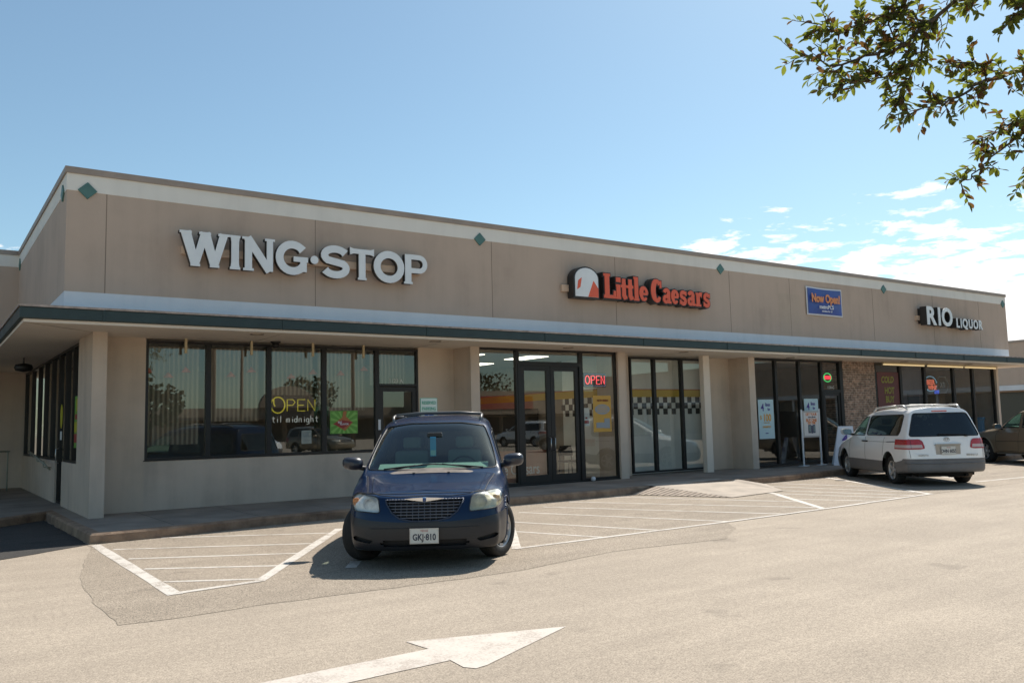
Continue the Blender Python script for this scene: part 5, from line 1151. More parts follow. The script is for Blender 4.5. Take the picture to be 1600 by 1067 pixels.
    # winged badge
    g = MB(); zc = .775
    for s in (1,-1):
        pts = [(.02,zc-.018),(.15,zc-.002),(.23,zc+.014),(.12,zc+.022),(.02,zc+.026)]
        x_ = sx(.1, zc)-.03; vs = [(x_+abs(y)*.02, y*s, z) for y, z in pts]+[(x_+.012+abs(y)*.02, y*s, z) for y, z in pts]; n = len(pts)
        g.add(vs, [tuple(range(n)), tuple(range(2*n-1, n-1, -1))]+[(i, (i+1) % n, n+(i+1) % n, n+i) for i in range(n)])
    W_ = part(g, 'winged_badge', M_CHROME, root, local=True)
    g = MB(); g.lathe([(0,-.02),(.026,-.018),(.034,-.008),(.034,.01)], (sx(0, zc), 0, 0), axis='x', n=22); g.v = [(p[0], p[1]*1.35, p[2]*.85+zc) for p in g.v]; part(g, 'badge_disc', M_CHROME, W_, True, local=True)
    g = MB(); g.lathe([(0,-.0225),(.020,-.021),(.022,-.017)], (sx(0, zc), 0, 0), axis='x', n=20); g.v = [(p[0], p[1]*1.35, p[2]*.85+zc) for p in g.v]; part(g, 'badge_centre', mat('badge blue', (.05,.09,.25), .3), W_, True, local=True)
    # lower bumper in grey plastic
    fs = cut(bm, 'front', [(-1.2,.1),(1.2,.1),(1.2,.615),(.90,.60),(.60,.555),(.30,.535),(-.30,.535),(-.60,.555),(-.90,.60),(-1.2,.615)], lambda c, n: c.x < .80)
    b = extract(bm, fs, 0)
    # air intake and fog recesses in the bumper
    holes = []
    for nm, hp in (('air_intake', [(-.50,.285),(-.46,.345),(.46,.345),(.50,.285),(.42,.262),(-.42,.262)]), ('fog_recess', [(.58,.335),(.80,.385),(.84,.36),(.80,.33),(.62,.30)]), ('fog_recess', [(-.58,.335),(-.80,.385),(-.84,.36),(-.80,.33),(-.62,.30)])):
        h = cut(b, 'front', roundpoly(hp, .02), lambda c, n: c.x < .6 and n.x < 0)
        if h:
            hb = extract(b, h, 0)
            wall = MB(); 
            for e in hb.edges:
                if e.is_boundary: p, q = e.verts[0].co, e.verts[1].co; d_ = Vector((.06,0,0)); wall.add([p, q, q+d_, p+d_], [(0,1,2,3)])
            for v in hb.verts: v.co.x += .06
            holes.append((nm, hb, wall))
    BU = bm_part(b, 'bumper', LOW, root); b.free()
    for nm, hb, wall in holes:
        o = bm_part(hb, nm, M_SEAM, BU); part(wall, 'recess_wall', LOW, BU, local=True)
    g = MB(); g.add([(.10,-.5,.30),(.10,.5,.30),(.10,.5,.31),(.10,-.5,.31)], [(0,1,2,3)]); 
    g = MB(); g.merge(surf_line(bvh, 'front', [(-.62,.47),(.62,.47)], -1, .006)); part(g, 'bumper_crease', LOW, BU, True, local=True)
    arches(bm, root, (.95, 3.93), .385, .2, .345, .62, P)
    bm_part(bm, 'body', P, root)
    # underside and firewall so no light leaks through
    g = MB(); g.box(.5,4.6,-.6,.6,.2,.26); g.box(.42,.46,-.62,.62,.26,.8); g.box(1.34,1.36,-.7,.7,.26,.95); part(g, 'underbody', M_WELL, root, local=True)
    for s in (1,-1):
        wheel(root, .95, .80*s, .335, .215, s, 8, radians(-30)); wheel(root, 3.93, .81*s, .335, .215, s, 8)
        mirror(root, 1.60,   .925*s, 1.14, s, mat('mirror housing', (.020,.022,.034), .35, coat=.3))
    g = MB()
    for s in (1,-1):
        g = MB(); g.tube([(1.28,.05+.42*s-.02,1.045),(1.36,-.0+.40*s,1.075),(1.40,.30*s-.34*s,1.10),(1.46,-.22*s,1.125)], [.011,.010,.008,.007], 6) if False else None
    # two wipers lying at the foot of the windscreen
    for y0, y1, dx in ((.62,-.05,0),(-.66,.05,.02)):
        g = MB(); pts = [];
        for f in np.linspace(0,1,9):
            y = y0+(y1-y0)*f; z = 1.065+.03*sin(pi*f*.5)+.02*f; h = bvh.ray_cast(Vector((-2,y,z)), Vector((1,0,0))); pts.append((h[0].x-.022+dx*.2, y, z) if h[0] is not None else (1.4,y,z))
        g.tube(pts, .009, 5); W_ = part(g, 'wiper', M_SEAM, root, True, local=True)
        g = MB(); m_ = pts[len(pts)//2]; g.tube([(m_[0]+.0,y0*.95,1.05),(m_[0]-.015,(y0+y1)/2,1.09),(pts[6][0]-.012,pts[6][1],pts[6][2]+.008)], .008, 5); part(g, 'wiper_arm', M_SEAM, W_, True, local=True)
    g = MB()
    for y in (-.22,.22): g.cbox((1.20,y,1.015),(.04,.03,.018))
    part(g, 'washer_jet', M_SEAM, root, local=True)
    # cowl strip
    g = MB(); n = 20; vs = []
    for i in range(n+1):
        y = -.78+1.56*i/n; k = (y/.78)**2
        for x_, z_ in ((1.20+.03*k,1.013-.02*k),(1.30+.05*k,1.042-.02*k),(1.36+.06*k,1.066-.012*k)): vs.append((x_, y, z_+.004))
    g.add(vs, [(i*3+j, (i+1)*3+j, (i+1)*3+j+1, i*3+j+1) for i in range(n) for j in range(2)]); part(g, 'cowl_panel', mat('dusty cowl', (.23,.19,.16), .8, var=.5, vscale=5), root, True, local=True)
    # roof rack
    for s in (1,-1):
        g = MB(); g.tube([(2.52,.62*s,1.665),(2.62,.63*s,1.735),(2.85,.635*s,1.76),(4.0,.63*s,1.765),(4.3,.62*s,1.74),(4.4,.61*s,1.69)], [.015,.02,.018,.018,.02,.015], 8); rk = part(g, 'roof_rail', mat('rack grey', (.17,.165,.16), .45, metal=.4), root, True, local=True)
    for x in (2.95, 3.95):
        g = MB(); g.tube([(x,-.63,1.775),(x,-.3,1.80),(x,.3,1.80),(x,.63,1.775)], .016, 8); part(g, 'rack_bar', MATS['rack grey'], root, True, local=True)
    interior(root, 1.42, 1.02, .72, (2.35, 3.2))
    # hanging tag below the mirror
    g = MB(); g.box(1.93,1.99,-.10,.10,1.455,1.515); part(g, 'rear_view_mirror', M_TRIM, root, bevel=.01, local=True)
    g = MB(); g.box(1.90,1.903,-.02,.06,1.20,1.46); o = part(g, 'parking_tag', mat('tag blue', (.05,.30,.55), .5), root, local=True)
    g = MB(); g.box(1.897,1.90,-.015,.055,1.21,1.28); part(g, 'tag_white_field', mat('tag pale', (.35,.50,.52), .5), o, local=True)
    pl = plate(root, 'GKJ·810', sx(0,.38)-.03, .385, .31, .155, -1)
    return root
BLUE = build_blue()
def build_white():
    hd = 216.5  # direction of local +x (towards the tail)
    bx, by = sin(radians(hd)), cos(radians(hd))
    L_ = 4.93; rear = Vector((18.95, 10.20, 0)); nose = rear-Vector((bx, by, 0))*L_
    root = thing('minivan', (nose.x, nose.y, 0), 'white minivan with grey lower body seen from behind, parked nose to the shops', 'minivan', rz=radians(90-hd))
    P = car_paint('white paint', (.90, .895, .88), (.50, .45, .38), .05, rough=.3)
    LOW = mat('grey cladding', (.155, .15, .15), .5, var=.12, vscale=4)
    st = [(.34,.86,.24,.70,.82,.86,.82,.66),(.62,.91,.24,.80,.86,.94,.90,.70),(.95,.93,.24,.87,.885,1.0,.96,.73),(1.20,.932,.24,.91,.89,1.05,1.01,.76),
          (1.45,.932,.24,.94,.89,1.20,1.13,.76),(1.8,.932,.24,.96,.885,1.43,1.34,.73),(2.15,.932,.24,.98,.88,1.61,1.51,.69),(2.4,.932,.24,.99,.88,1.665,1.565,.675),
          (2.9,.932,.24,1.0,.88,1.70,1.60,.67),(3.5,.932,.24,1.0,.88,1.71,1.61,.67),(4.2,.925,.26,1.0,.87,1.70,1.595,.66),(4.52,.905,.30,1.0,.855,1.68,1.57,.64)]
    nz = [.24,.24,.26,.34,.48,.60,.70,.76,.79,.82,.84,.85]; nx_ = [.22,.14,.07,.015,0,.02,.06,.09,.12,.20,.28,.34]
    tz = [.31,.31,.32,.40,.58,.86,1.0,1.32,1.60,1.635,1.66,1.68]; tx = [4.62,4.80,4.89,4.925,4.91,4.87,4.84,4.72,4.58,4.56,4.54,4.52]
    bm = skin(st, (nx_, nz, 2.5), (tx, tz, 3.6)); bvh = BVHTree.FromBMesh(bm)
    seams = Seams(root, mat('gap grey', (.10,.095,.09), .8))
    for s in (1,-1):
        seams.merge(surf_line(bvh, 'side', [(1.42,.92),(1.36,.72),(1.40,.36)], s, .004)); seams.merge(surf_line(bvh, 'side', [(2.45,1.0),(2.47,.30)], s, .004)); seams.merge(surf_line(bvh, 'side', [(3.62,1.0),(3.55,.62)], s, .004))
        seams.merge(surf_line(bvh, 'front', [(.80*s,.98),(.82*s,.80),(.80*s,.60)], 1, .005)); seams.merge(surf_line(bvh, 'side', [(2.5,.90),(3.9,.905)], s, .0035))
    seams.merge(surf_line(bvh, 'front', [(-.72,.555),(.72,.555)], 1, .005))
    g = MB(); g.merge(surf_line(bvh, 'side', [(3.78,.905),(4.25,.915)], 1, .009)); g.merge(surf_line(bvh, 'side', [(3.78,.905),(4.25,.915)], -1, .009)); part(g, 'slide_door_track', M_SEAM, root, local=True)
    window_cut(bm, root, 'windscreen', 'front', roundpoly([(-.72,1.09),(.72,1.09),(.68,1.30),(.60,1.58),(-.60,1.58),(-.68,1.30)], .05), lambda c, n: c.x < 2.5 and n.x < -.1 and c.z > 1.06, G_CAR)
    for s in (1,-1):
        F = lambda c, n, s=s: c.y*s > .45 and n.y*s > .3
        window_cut(bm, root, 'window', 'side', roundpoly([(1.55,1.03),(2.38,1.03),(2.38,1.51),(2.14,1.49),(1.78,1.26)], .05), F, G_CAR)
        window_cut(bm, root, 'window', 'side', roundpoly([(2.50,1.04),(4.34,1.05),(4.40,1.15),(4.38,1.50),(4.3,1.53),(2.50,1.52)], .09), F, G_TINT)
    window_cut(bm, root, 'rear_window', 'front', roundpoly([(-.78,1.03),(.78,1.03),(.70,1.27),(.60,1.545),(-.60,1.545),(-.70,1.27)], .06), lambda c, n: c.x > 4.3 and n.x > .2, G_TINT, r=.012)
    # tail lamps wrap the corner
    RL = mat('red lens', (.42,.012,.015), .18, spec=.6, coat=.6); WL = mat('pale lens', (.55,.42,.40), .25, coat=.5)
    for s in (1,-1):
        tl = roundpoly([(.50*s,.79),(.54*s,.925),(.60*s,.96),(.95*s,.955),(.95*s,.775),(.60*s,.775)], .03)
        fs = cut(bm, 'front', tl, lambda c, n, s=s: c.x > 4.28 and c.y*s > .4)
        b = extract(bm, fs, .012); tb = rim_tubes(b, .006)
        low = cut(b, 'front', [(.545*s,.80),(.95*s,.795),(.95*s,.855),(.56*s,.86)], lambda c, n: True)
        o = bm_part(b, 'tail_lamp', RL, root) if not low else None
        if low:
            lb = extract(b, low, .002); o = bm_part(b, 'tail_lamp', RL, root); bm_part(lb, 'reversing_lens', WL, o); lb.free()
        part(tb, 'lamp_rim', RL, o, True, local=True); b.free()
        h = bvh.ray_cast(Vector((9,.80*s,.87)), Vector((-1,0,0))); 
        g = MB(); g.tube([(bvh.ray_cast(Vector((9,.775*s,z)), Vector((-1,0,0)))[0].x+.012,.775*s,z) for z in (.785,.83,.88,.95)], .006, 4); part(g, 'lamp_split', M_SEAM, o, local=True)
    # grey lower body
    low_side = cut(bm, 'side', [(-.5,.0),(5.5,.0),(5.5,.585),(4.62,.585),(4.56,.55),(4.30,.51),(-.5,.51)], lambda c, n: True)
    b = extract(bm, low_side, .003)
    arch_bm = b
    for x in (.97, 3.87):
        for s in (1,-1):
            poly = [(x+.375*cos(2*pi*i/28), .34+.375*sin(2*pi*i/28)) for i in range(28)]
            fs = cut(b, 'side', poly, lambda c, n, s=s: c.y*s > .6); 
            if fs: extract(b, fs).free()
    BU = bm_part(b, 'lower_cladding', LOW, root); b.free()
    arches(bm, root, (.97, 3.87), .375, .2, .34, .60, None)
    g = MB(); g.merge(surf_line(bvh, 'front', [(-.88,.50),(-.5,.495),(.5,.495),(.88,.50)], 1, .014, out=.002)); part(g, 'bumper_step', LOW, BU, True, local=True)
    bm_part(bm, 'body', P, root)
    g = MB(); g.box(.5,4.6,-.55,.55,.2,.27); g.box(4.3,4.72,-.62,.62,.27,.34); g.box(.44,.46,-.6,.6,.27,.8); g.tube([(3.5,.45,.22),(4.7,.48,.24)], .035, 8); g.box(3.75,4.0,-.75,.75,.26,.34); part(g, 'underbody', M_WELL, root, local=True)
    g = MB(); g.lathe([(.09,0),(.09,.5)], (4.2,.30,.24), axis='y', n=14); part(g, 'muffler', mat('rusty muffler', (.12,.09,.07), .7), root, True, local=True)
    for s in (1,-1):
        wheel(root, .97, .755*s, .33, .205, s, 5); wheel(root, 3.87, .755*s, .33, .205, s, 5)
        mirror(root, 1.52, .90*s, 1.12, s, P)
    SR = mat('silver rack', (.50,.48,.45), .4, metal=.4)
    for s in (1,-1):
        g = MB(); g.tube([(2.35,.60*s,1.62),(2.55,.61*s,1.70),(3.9,.62*s,1.735),(4.15,.615*s,1.73),(4.32,.60*s,1.65)], [.018,.022,.02,.024,.02], 8); part(g, 'roof_rail', SR, root, True, local=True)
    for x in (2.95, 3.85):
        g = MB(); g.tube([(x,-.62,1.725),(x,-.3,1.748),(x,.3,1.748),(x,.62,1.725)], .015, 8); part(g, 'rack_bar', SR, root, True, local=True)
    # tailgate furniture
    def rx(y, z): return bvh.ray_cast(Vector((9,y,z)), Vector((-1,0,0)))[0].x
    g = MB(); g.box(rx(0,1.60)-.03,rx(0,1.60)+.018,-.17,.17,1.578,1.607); part(g, 'high_brake_lamp', RL, root, bevel=.005, local=True)
    g = MB(); z0 = .70; xx = rx(0,.75); g.add([(xx+.012,-.27,.665),(xx+.012,.27,.665),(xx+.012,.27,.845),(xx+.012,-.27,.845)], [(0,1,2,3)]); g.box(xx-.01,xx+.03,-.28,.28,.845,.87); part(g, 'plate_recess', mat('plate recess', (.42,.38,.33), .5), root, local=True)
    plate(root, 'DHN 6055', rx(0,.75)+.03, .745, .305, .15, 1)
    g = MB(); pts = []
    for f in np.linspace(0,1,8): y = -.18+.62*f; pts.append((rx(y*.9,1.085)+.03, y, 1.075-.02*f))
    g.tube(pts, .010, 5); g.cbox((rx(.4,1.03)+.02,.44,1.035),(.05,.05,.04)); part(g, 'rear_wiper', M_SEAM, root, True, local=True)
    # oval badge and lettering
    g = MB()
    for ry, rz_, zo in ((.062,.042,0),(.022,.038,0),(.045,.018,.014)):
        g.tube([(rx(0,.97)+.008, ry*cos(2*pi*i/20), .955+zo+rz_*sin(2*pi*i/20)) for i in range(21)], .006, 5)
    part(g, 'oval_badge', M_ALLOY, root, True, local=True)
    def rtext(s, y, z, size):
        t_ = MB(); put_text(t_, s, 0, 0, 0, size, .006, bold=.001); x_ = rx(y, z)+.006
        t_.v = [(x_-p[1], y+p[0], z+p[2]) for p in t_.v]; return t_
    part(rtext('TOYOTA', -.55, .635, .055), 'tailgate_lettering', M_ALLOY, root, local=True); part(rtext('SIENNA LE', .52, .635, .055), 'tailgate_lettering', M_ALLOY, root, local=True)
    for s in (1,-1):
        for x in (2.36, 2.56): 
            h = bvh.ray_cast(Vector((x, 3*s, .90)), Vector((0,-s,0))); g = MB(); g.tube([(x-.07,h[0].y+s*.006,.905),(x-.05,h[0].y+s*.022,.905),(x+.05,h[0].y+s*.022,.905),(x+.07,h[0].y+s*.006,.905)], .016, 6); part(g, 'door_handle', M_SEAM, root, True, local=True)
    interior(root, 1.40, 1.02, .70, (2.2, 3.1, 3.9)); return root
WHITE = build_white()
def lift(o):
    for c in o.children:
        if c.name.startswith('wheel') and not c.name.startswith('wheel_well'): continue
        if c.type == 'MESH':
            for v in c.data.vertices: v.co.z += .085*min(1, max(0, (v.co.z-.36)/.6))
        lift(c)
lift(WHITE)

def build_suv(loc, hd, label):
    root = thing('sport_utility_vehicle', (loc[0], loc[1], 0), label, 'suv', rz=radians(90-hd))
    P = car_paint('bronze paint', (.27, .215, .145), (.30, .25, .19), .18, metal=.35, rough=.32)
    st = [(.30,.86,.36,.82,.82,.93,.90,.68),(.60,.925,.36,.93,.86,1.03,1.0,.72),(.95,.935,.36,.98,.87,1.085,1.055,.74),(1.30,.935,.34,1.01,.87,1.11,1.085,.76),
          (1.50,.935,.34,1.04,.87,1.15,1.12,.77),(1.80,.935,.34,1.06,.865,1.37,1.30,.73),(2.15,.935,.34,1.07,.86,1.60,1.52,.68),(2.45,.935,.34,1.08,.86,1.70,1.625,.665),
          (3.0,.935,.34,1.09,.86,1.745,1.665,.66),(3.7,.935,.34,1.09,.86,1.745,1.66,.655),(4.35,.92,.38,1.09,.85,1.72,1.63,.64),(4.55,.90,.40,1.09,.84,1.70,1.60,.62)]
    nz = [.38,.38,.40,.50,.62,.74,.82,.87,.90,.92,.93,.935]; nx_ = [.2,.12,.06,.01,0,.04,.07,.09,.12,.18,.24,.30]
    tz = [.42,.42,.44,.52,.66,.95,1.09,1.35,1.60,1.64,1.68,1.70]; tx = [4.65,4.75,4.82,4.84,4.80,4.78,4.76,4.70,4.62,4.60,4.57,4.55]
    bm = skin(st, (nx_, nz, 2.6), (tx, tz, 3.4)); bvh = BVHTree.FromBMesh(bm)
    sm = Seams(root, M_SEAM)
    for s in (1,-1):
        sm.merge(surf_line(bvh, 'side', [(1.62,1.04),(1.50,.9),(1.50,.5),(1.58,.40),(2.45,.40),(2.52,1.06)], s, .004)); sm.merge(surf_line(bvh, 'side', [(2.52,.40),(3.3,.42),(3.5,.7),(3.5,1.08)], s, .004)); sm.merge(surf_line(bvh, 'side', [(1.52,.70),(3.4,.72)], s, .006))
    window_cut(bm, root, 'windscreen', 'front', roundpoly([(-.73,1.17),(.73,1.17),(.68,1.37),(.60,1.63),(-.60,1.63),(-.68,1.37)], .05), lambda c, n: c.x < 2.6 and n.x < -.1 and c.z > 1.14, G_CAR)
    for s in (1,-1):
        F = lambda c, n, s=s: c.y*s > .45 and n.y*s > .3
        window_cut(bm, root, 'window', 'side', roundpoly([(1.70,1.12),(2.46,1.13),(2.46,1.60),(2.25,1.57),(1.90,1.32)], .04), F, G_CAR)
        window_cut(bm, root, 'window', 'side', roundpoly([(2.58,1.13),(3.35,1.13),(3.42,1.25),(3.42,1.61),(2.58,1.61)], .04), F, G_TINT)
        window_cut(bm, root, 'window', 'side', roundpoly([(3.54,1.13),(4.40,1.14),(4.28,1.58),(3.54,1.61)], .05), F, G_TINT)
        hl = roundpoly([(.52*s,.80),(.54*s,.92),(.82*s,.91),(.88*s,.82),(.80*s,.78)], .03); fs = cut(bm, 'front', hl, lambda c, n, s=s: c.x < .5 and c.y*s > .4)
        if fs: b = extract(bm, fs, .004); bm_part(b, 'headlamp', mat('suv lamp', (.50,.48,.42), .15, coat=1), root); b.free()
        tl = roundpoly([(.70*s,.80),(.70*s,1.08),(.95*s,1.08),(.95*s,.80)], .03); fs = cut(bm, 'front', tl, lambda c, n, s=s: c.x > 4.4 and c.y*s > .4)
        if fs: b = extract(bm, fs, .004); bm_part(b, 'tail_lamp', MATS['red lens'], root); b.free()
    window_cut(bm, root, 'rear_window', 'front', roundpoly([(-.68,1.14),(.68,1.14),(.58,1.55),(-.58,1.55)], .06), lambda c, n: c.x > 4.3 and n.x > .2, G_TINT)
    fs = cut(bm, 'front', roundpoly([(-.42,.74),(.42,.74),(.46,.89),(-.46,.89)], .04), lambda c, n: c.x < .4); b = extract(bm, fs, 0)
    for v in b.verts: v.co.x += .05
    G_ = bm_part(b, 'grille', M_SEAM, root); b.free(); g = MB()
    for z in (.77,.81,.85): g.tube([(.055,-.43,z),(.03,0,z),(.055,.43,z)], .010, 5)
    part(g, 'grille_bar', M_CHROME, G_, True, local=True)
    arches(bm, root, (.92, 3.70), .445, .24, .38, .60, P, .022)
    bm_part(bm, 'body', P, root)
    g = MB(); g.box(.5,4.5,-.5,.5,.30,.42); g.box(.4,.43,-.6,.6,.42,.85); part(g, 'underbody', M_WELL, root, local=True)
    for s in (1,-1):
        wheel(root, .92, .785*s, .375, .25, s, 6); wheel(root, 3.70, .785*s, .375, .25, s, 6)
        mirror(root, 1.72, .90*s, 1.17, s, mat('teal mirror', (.04,.10,.10), .25, coat=.8) if False else P)
        g = MB(); g.box(1.42,3.2,.80*s-.06,.80*s+.06,.30,.335); part(g, 'running_board', mat('running board', (.25,.23,.20), .5), root, bevel=.01, local=True)
        for x in (2.36, 3.36):
            h = bvh.ray_cast(Vector((x, 3*s, 1.0)), Vector((0,-s,0))); g = MB(); g.tube([(x-.08,h[0].y+s*.006,.98),(x-.05,h[0].y+s*.025,.985),(x+.05,h[0].y+s*.025,.985),(x+.08,h[0].y+s*.006,.98)], .016, 6); part(g, 'door_handle', P, root, True, local=True)
        g = MB(); g.tube([(2.5,.60*s,1.69),(2.65,.61*s,1.77),(4.0,.60*s,1.78),(4.2,.59*s,1.70)], .018, 8); part(g, 'roof_rail', MATS['silver rack'], root, True, local=True)
    interior(root, 1.55, 1.08, .68, (2.3, 3.1), .72); return root
hs = 206.0
SUVL = (30.06, 14.77)
SUV = build_suv(SUVL, hs, 'bronze brown sport utility vehicle cut off by the right edge, beyond the white minivan')
# ------------------------------------------------------------ oak limb reaching in from the right
CW = Vector((0, 0, 1.6))
def at(px, py, d):
    """point seen at photo pixel (px,py), d metres away"""
    v = R2*((px-800)/1333.3)-U2*((py-533.5)/1333.3)+fw
    return CW+v*d
def leaf_material(name, c, tr):
    m = bpy.data.materials.new(name); m.use_nodes = True; t = m.node_tree; b = t.nodes['Principled BSDF']; o = t.nodes['Material Output']
    tc = t.nodes.new('ShaderNodeTexCoord'); n = t.nodes.new('ShaderNodeTexNoise'); n.inputs['Scale'].default_value = 7; n.inputs['Detail'].default_value = 3; t.links.new(tc.outputs['Object'], n.inputs['Vector'])
    col = ramp(t, n.outputs[0], [(.32, tuple(k*.6 for k in c)), (.5, c), (.68, (c[0]*1.9, c[1]*1.35, c[2]*.8))]); t.links.new(col, b.inputs['Base Color']); b.inputs['Roughness'].default_value = .62
    tl = t.nodes.new('ShaderNodeBsdfTranslucent'); tl.inputs[0].default_value = (*tr, 1); mx_ = t.nodes.new('ShaderNodeMixShader'); mx_.inputs[0].default_value = .42
    t.links.new(b.outputs[0], mx_.inputs[1]); t.links.new(tl.outputs[0], mx_.inputs[2]); t.links.new(mx_.outputs[0], o.inputs[0]); return m
M_LEAF = leaf_material('oak leaf', (.038, .044, .016), (.30, .34, .04)); M_LEAF2 = leaf_material('oak leaf brown', (.085, .05, .022), (.20, .10, .025))
M_BARK = mat('bark', (.095, .07, .05), .9, var=.5, vscale=9, bump=.8, bscale=30)
TR = thing('oak_tree', (5.7, -1.5, 0), 'oak tree with small leathery leaves whose limb hangs into the top right corner', 'tree')
rt_ = random.Random(11)
g = MB(); g.tube([(5.7,-1.5,-.1),(5.7,-1.48,.5),(5.75,-1.45,1.4),(5.85,-1.35,2.4),(5.95,-1.25,3.4),(6.0,-1.1,4.4),(6.1,-1.0,5.4),(6.2,-.9,6.6)], [.30,.22,.19,.18,.17,.15,.11,.06], 14)
part(g, 'trunk', M_BARK, TR, True)
limb = MB(); leaves = MB()
def leaf(p, d, nrm, L, wd, mi):
    """folded leaf blade of eight faces"""
    d = d.normalized(); s = d.cross(nrm).normalized(); n = s.cross(d)
    f = [(0,0),(.22,.32),(.5,.5),(.78,.36),(1,0)]; vs = []
    cur = rt_.uniform(-.12,.25)
    for t_, w_ in f: c = p+d*L*t_-n*L*cur*t_*t_; vs += [c+s*wd*w_+n*wd*w_*.35, c, c-s*wd*w_+n*wd*w_*.35]
    fs = []
    for i in range(4): a = i*3; fs += [(a,a+1,a+4,a+3),(a+1,a+2,a+5,a+4)]
    leaves.add(vs, fs, mi)
def twig(p0, d, ln, n=9, r=.004, spread=1.):
    pts = [p0]; d = d.normalized()
    for i in range(5): d = (d+Vector((rt_.gauss(0,.16), rt_.gauss(0,.16), rt_.gauss(-.03,.14)))).normalized(); pts.append(pts[-1]+d*ln/5)
    limb.tube(pts, [r, r*.9, r*.8, r*.65, r*.5, r*.35], 5)
    for i in range(n):
        f = (i+.6)/n*5; k = min(4, int(f)); p = pts[k].lerp(pts[k+1], f-k); ax_ = (pts[k+1]-pts[k]).normalized()
        o = Vector((rt_.gauss(0,1), rt_.gauss(0,1), rt_.gauss(0,.8))); o = (o-ax_*o.dot(ax_)).normalized()
        leaf(p, ax_*.75+o*.95+Vector((0,0,-.12)), Vector((rt_.gauss(0,.6), rt_.gauss(0,.6), 1)).normalized(), rt_.uniform(.040,.076), rt_.uniform(.021,.036), 1 if rt_.random() < .27 else 0)
    leaf(pts[-1], d, Vector((0, 0, 1)), .065, .03, 0)
def branch(pix, r0, r1, dens, ln=.22, spread=.8):
    """pix: (px, py, distance) along the branch; dens twigs per metre"""
    P = [at(px+14 if px < 1600 else px, py-10, d_) for px, py, d_ in pix]; n = len(P)
    ln *= .88; dens *= 1.35; r0 *= .75; sm = []
    for i in range(n-1):
        for j in range(4):
            t_ = j/4; sm.append(P[i].lerp(P[i+1], t_)+Vector((rt_.gauss(0,.008), rt_.gauss(0,.008), rt_.gauss(0,.008))))
    sm.append(P[-1]); m = len(sm)
    limb.tube(sm, [r0+(r1-r0)*i/(m-1) for i in range(m)], 7)
    for i in range(m-1):
        seg = sm[i+1]-sm[i]; k = seg.length*dens; k = int(k)+(rt_.random() < k-int(k))
        for _ in range(k):
            p = sm[i].lerp(sm[i+1], rt_.random()); a = seg.normalized(); o = Vector((rt_.gauss(0,1), rt_.gauss(0,1), rt_.gauss(0,1))); o = (o-a*o.dot(a)).normalized()
            twig(p, a*.7+o*spread, ln*rt_.uniform(.6,1.15), rt_.randint(7,11), .0035)
    twig(sm[-1], sm[-1]-sm[-2], ln*1.0, 9)
root_p = Vector((5.98,-1.15,4.1))
def smooth_limb(pts, rs):
    A = np.array([tuple(p) for p in pts]); t = np.linspace(0, len(pts)-1, (len(pts)-1)*7+1); Q = pchip(A, t); R_ = pchip(np.array(rs), t)
    Q = [Vector(q)+Vector((rt_.gauss(0,.012), rt_.gauss(0,.012), rt_.gauss(0,.012)))*(1 if 0 < i < len(Q)-1 else 0) for i, q in enumerate(Q)]
    limb.tube(Q, [float(r) for r in R_], 9)
    for q in Q[8:-4]:
        d = q-CW
        if d.dot(fw) < .2 or d.dot(R2)/d.dot(fw) > .78:
            for _ in range(4): twig(q, Vector((rt_.gauss(0,1), rt_.gauss(0,1), rt_.gauss(.2,.8))), .3, 9, .004)
for P in ([(1720,-60,5.4),(1600,-20,5.3)],):
    pts = [root_p, Vector((6.5,-.2,4.6)), Vector((6.8,.9,4.9)), at(1760,-90,5.5), at(1560,-30,5.4)]; smooth_limb(pts, [.11,.09,.07,.05,.03])
pts = [Vector((5.95,-1.25,3.5)), Vector((6.6,-.1,3.7)), Vector((7.0,1.2,3.85)), at(1800,120,5.6), at(1640,110,5.4)]; smooth_limb(pts, [.09,.07,.055,.045,.022])
branch([(1560,-30,5.4),(1490,5,5.4),(1440,45,5.35),(1395,85,5.3),(1340,100,5.3),(1290,115,5.25),(1250,98,5.25)], .022, .004, 22)
branch([(1440,45,5.35),(1400,30,5.3),(1360,35,5.25),(1300,60,5.2),(1262,48,5.2)], .010, .003, 26, .17)
branch([(1395,85,5.3),(1375,50,5.35),(1385,15,5.3)], .008, .003, 24, .17)
branch([(1410,75,5.35),(1400,110,5.3),(1370,130,5.25),(1320,140,5.2),(1300,142,5.2)], .009, .003, 26, .16)
branch([(1430,60,5.4),(1425,100,5.35),(1400,140,5.35),(1392,165,5.35)], .008, .003, 24, .16)
branch([(1560,-30,5.5),(1530,-10,5.5),(1505,15,5.45)], .010, .003, 20, .15)
branch([(1640,110,5.4),(1585,120,5.35),(1535,135,5.3),(1500,150,5.25),(1460,172,5.2),(1415,185,5.2)], .020, .004, 21, .19)
branch([(1535,135,5.3),(1510,108,5.3),(1485,108,5.25)], .008, .003, 24, .15)
branch([(1640,110,5.4),(1620,160,5.4),(1590,205,5.35),(1560,235,5.3),(1530,262,5.25),(1500,290,5.2),(1488,298,5.2)], .012, .003, 11, .14)
branch([(1600,190,5.35),(1560,205,5.3),(1530,222,5.25)], .009, .003, 16, .13)
branch([(1620,160,5.4),(1598,250,5.3),(1590,285,5.3)], .009, .003, 20, .16)
branch([(1640,30,5.2),(1600,20,5.15),(1570,38,5.1)], .010, .003, 22, .15); branch([(1640,-20,5.3),(1580,-5,5.3),(1555,5,5.3)], .010, .003, 18, .15)
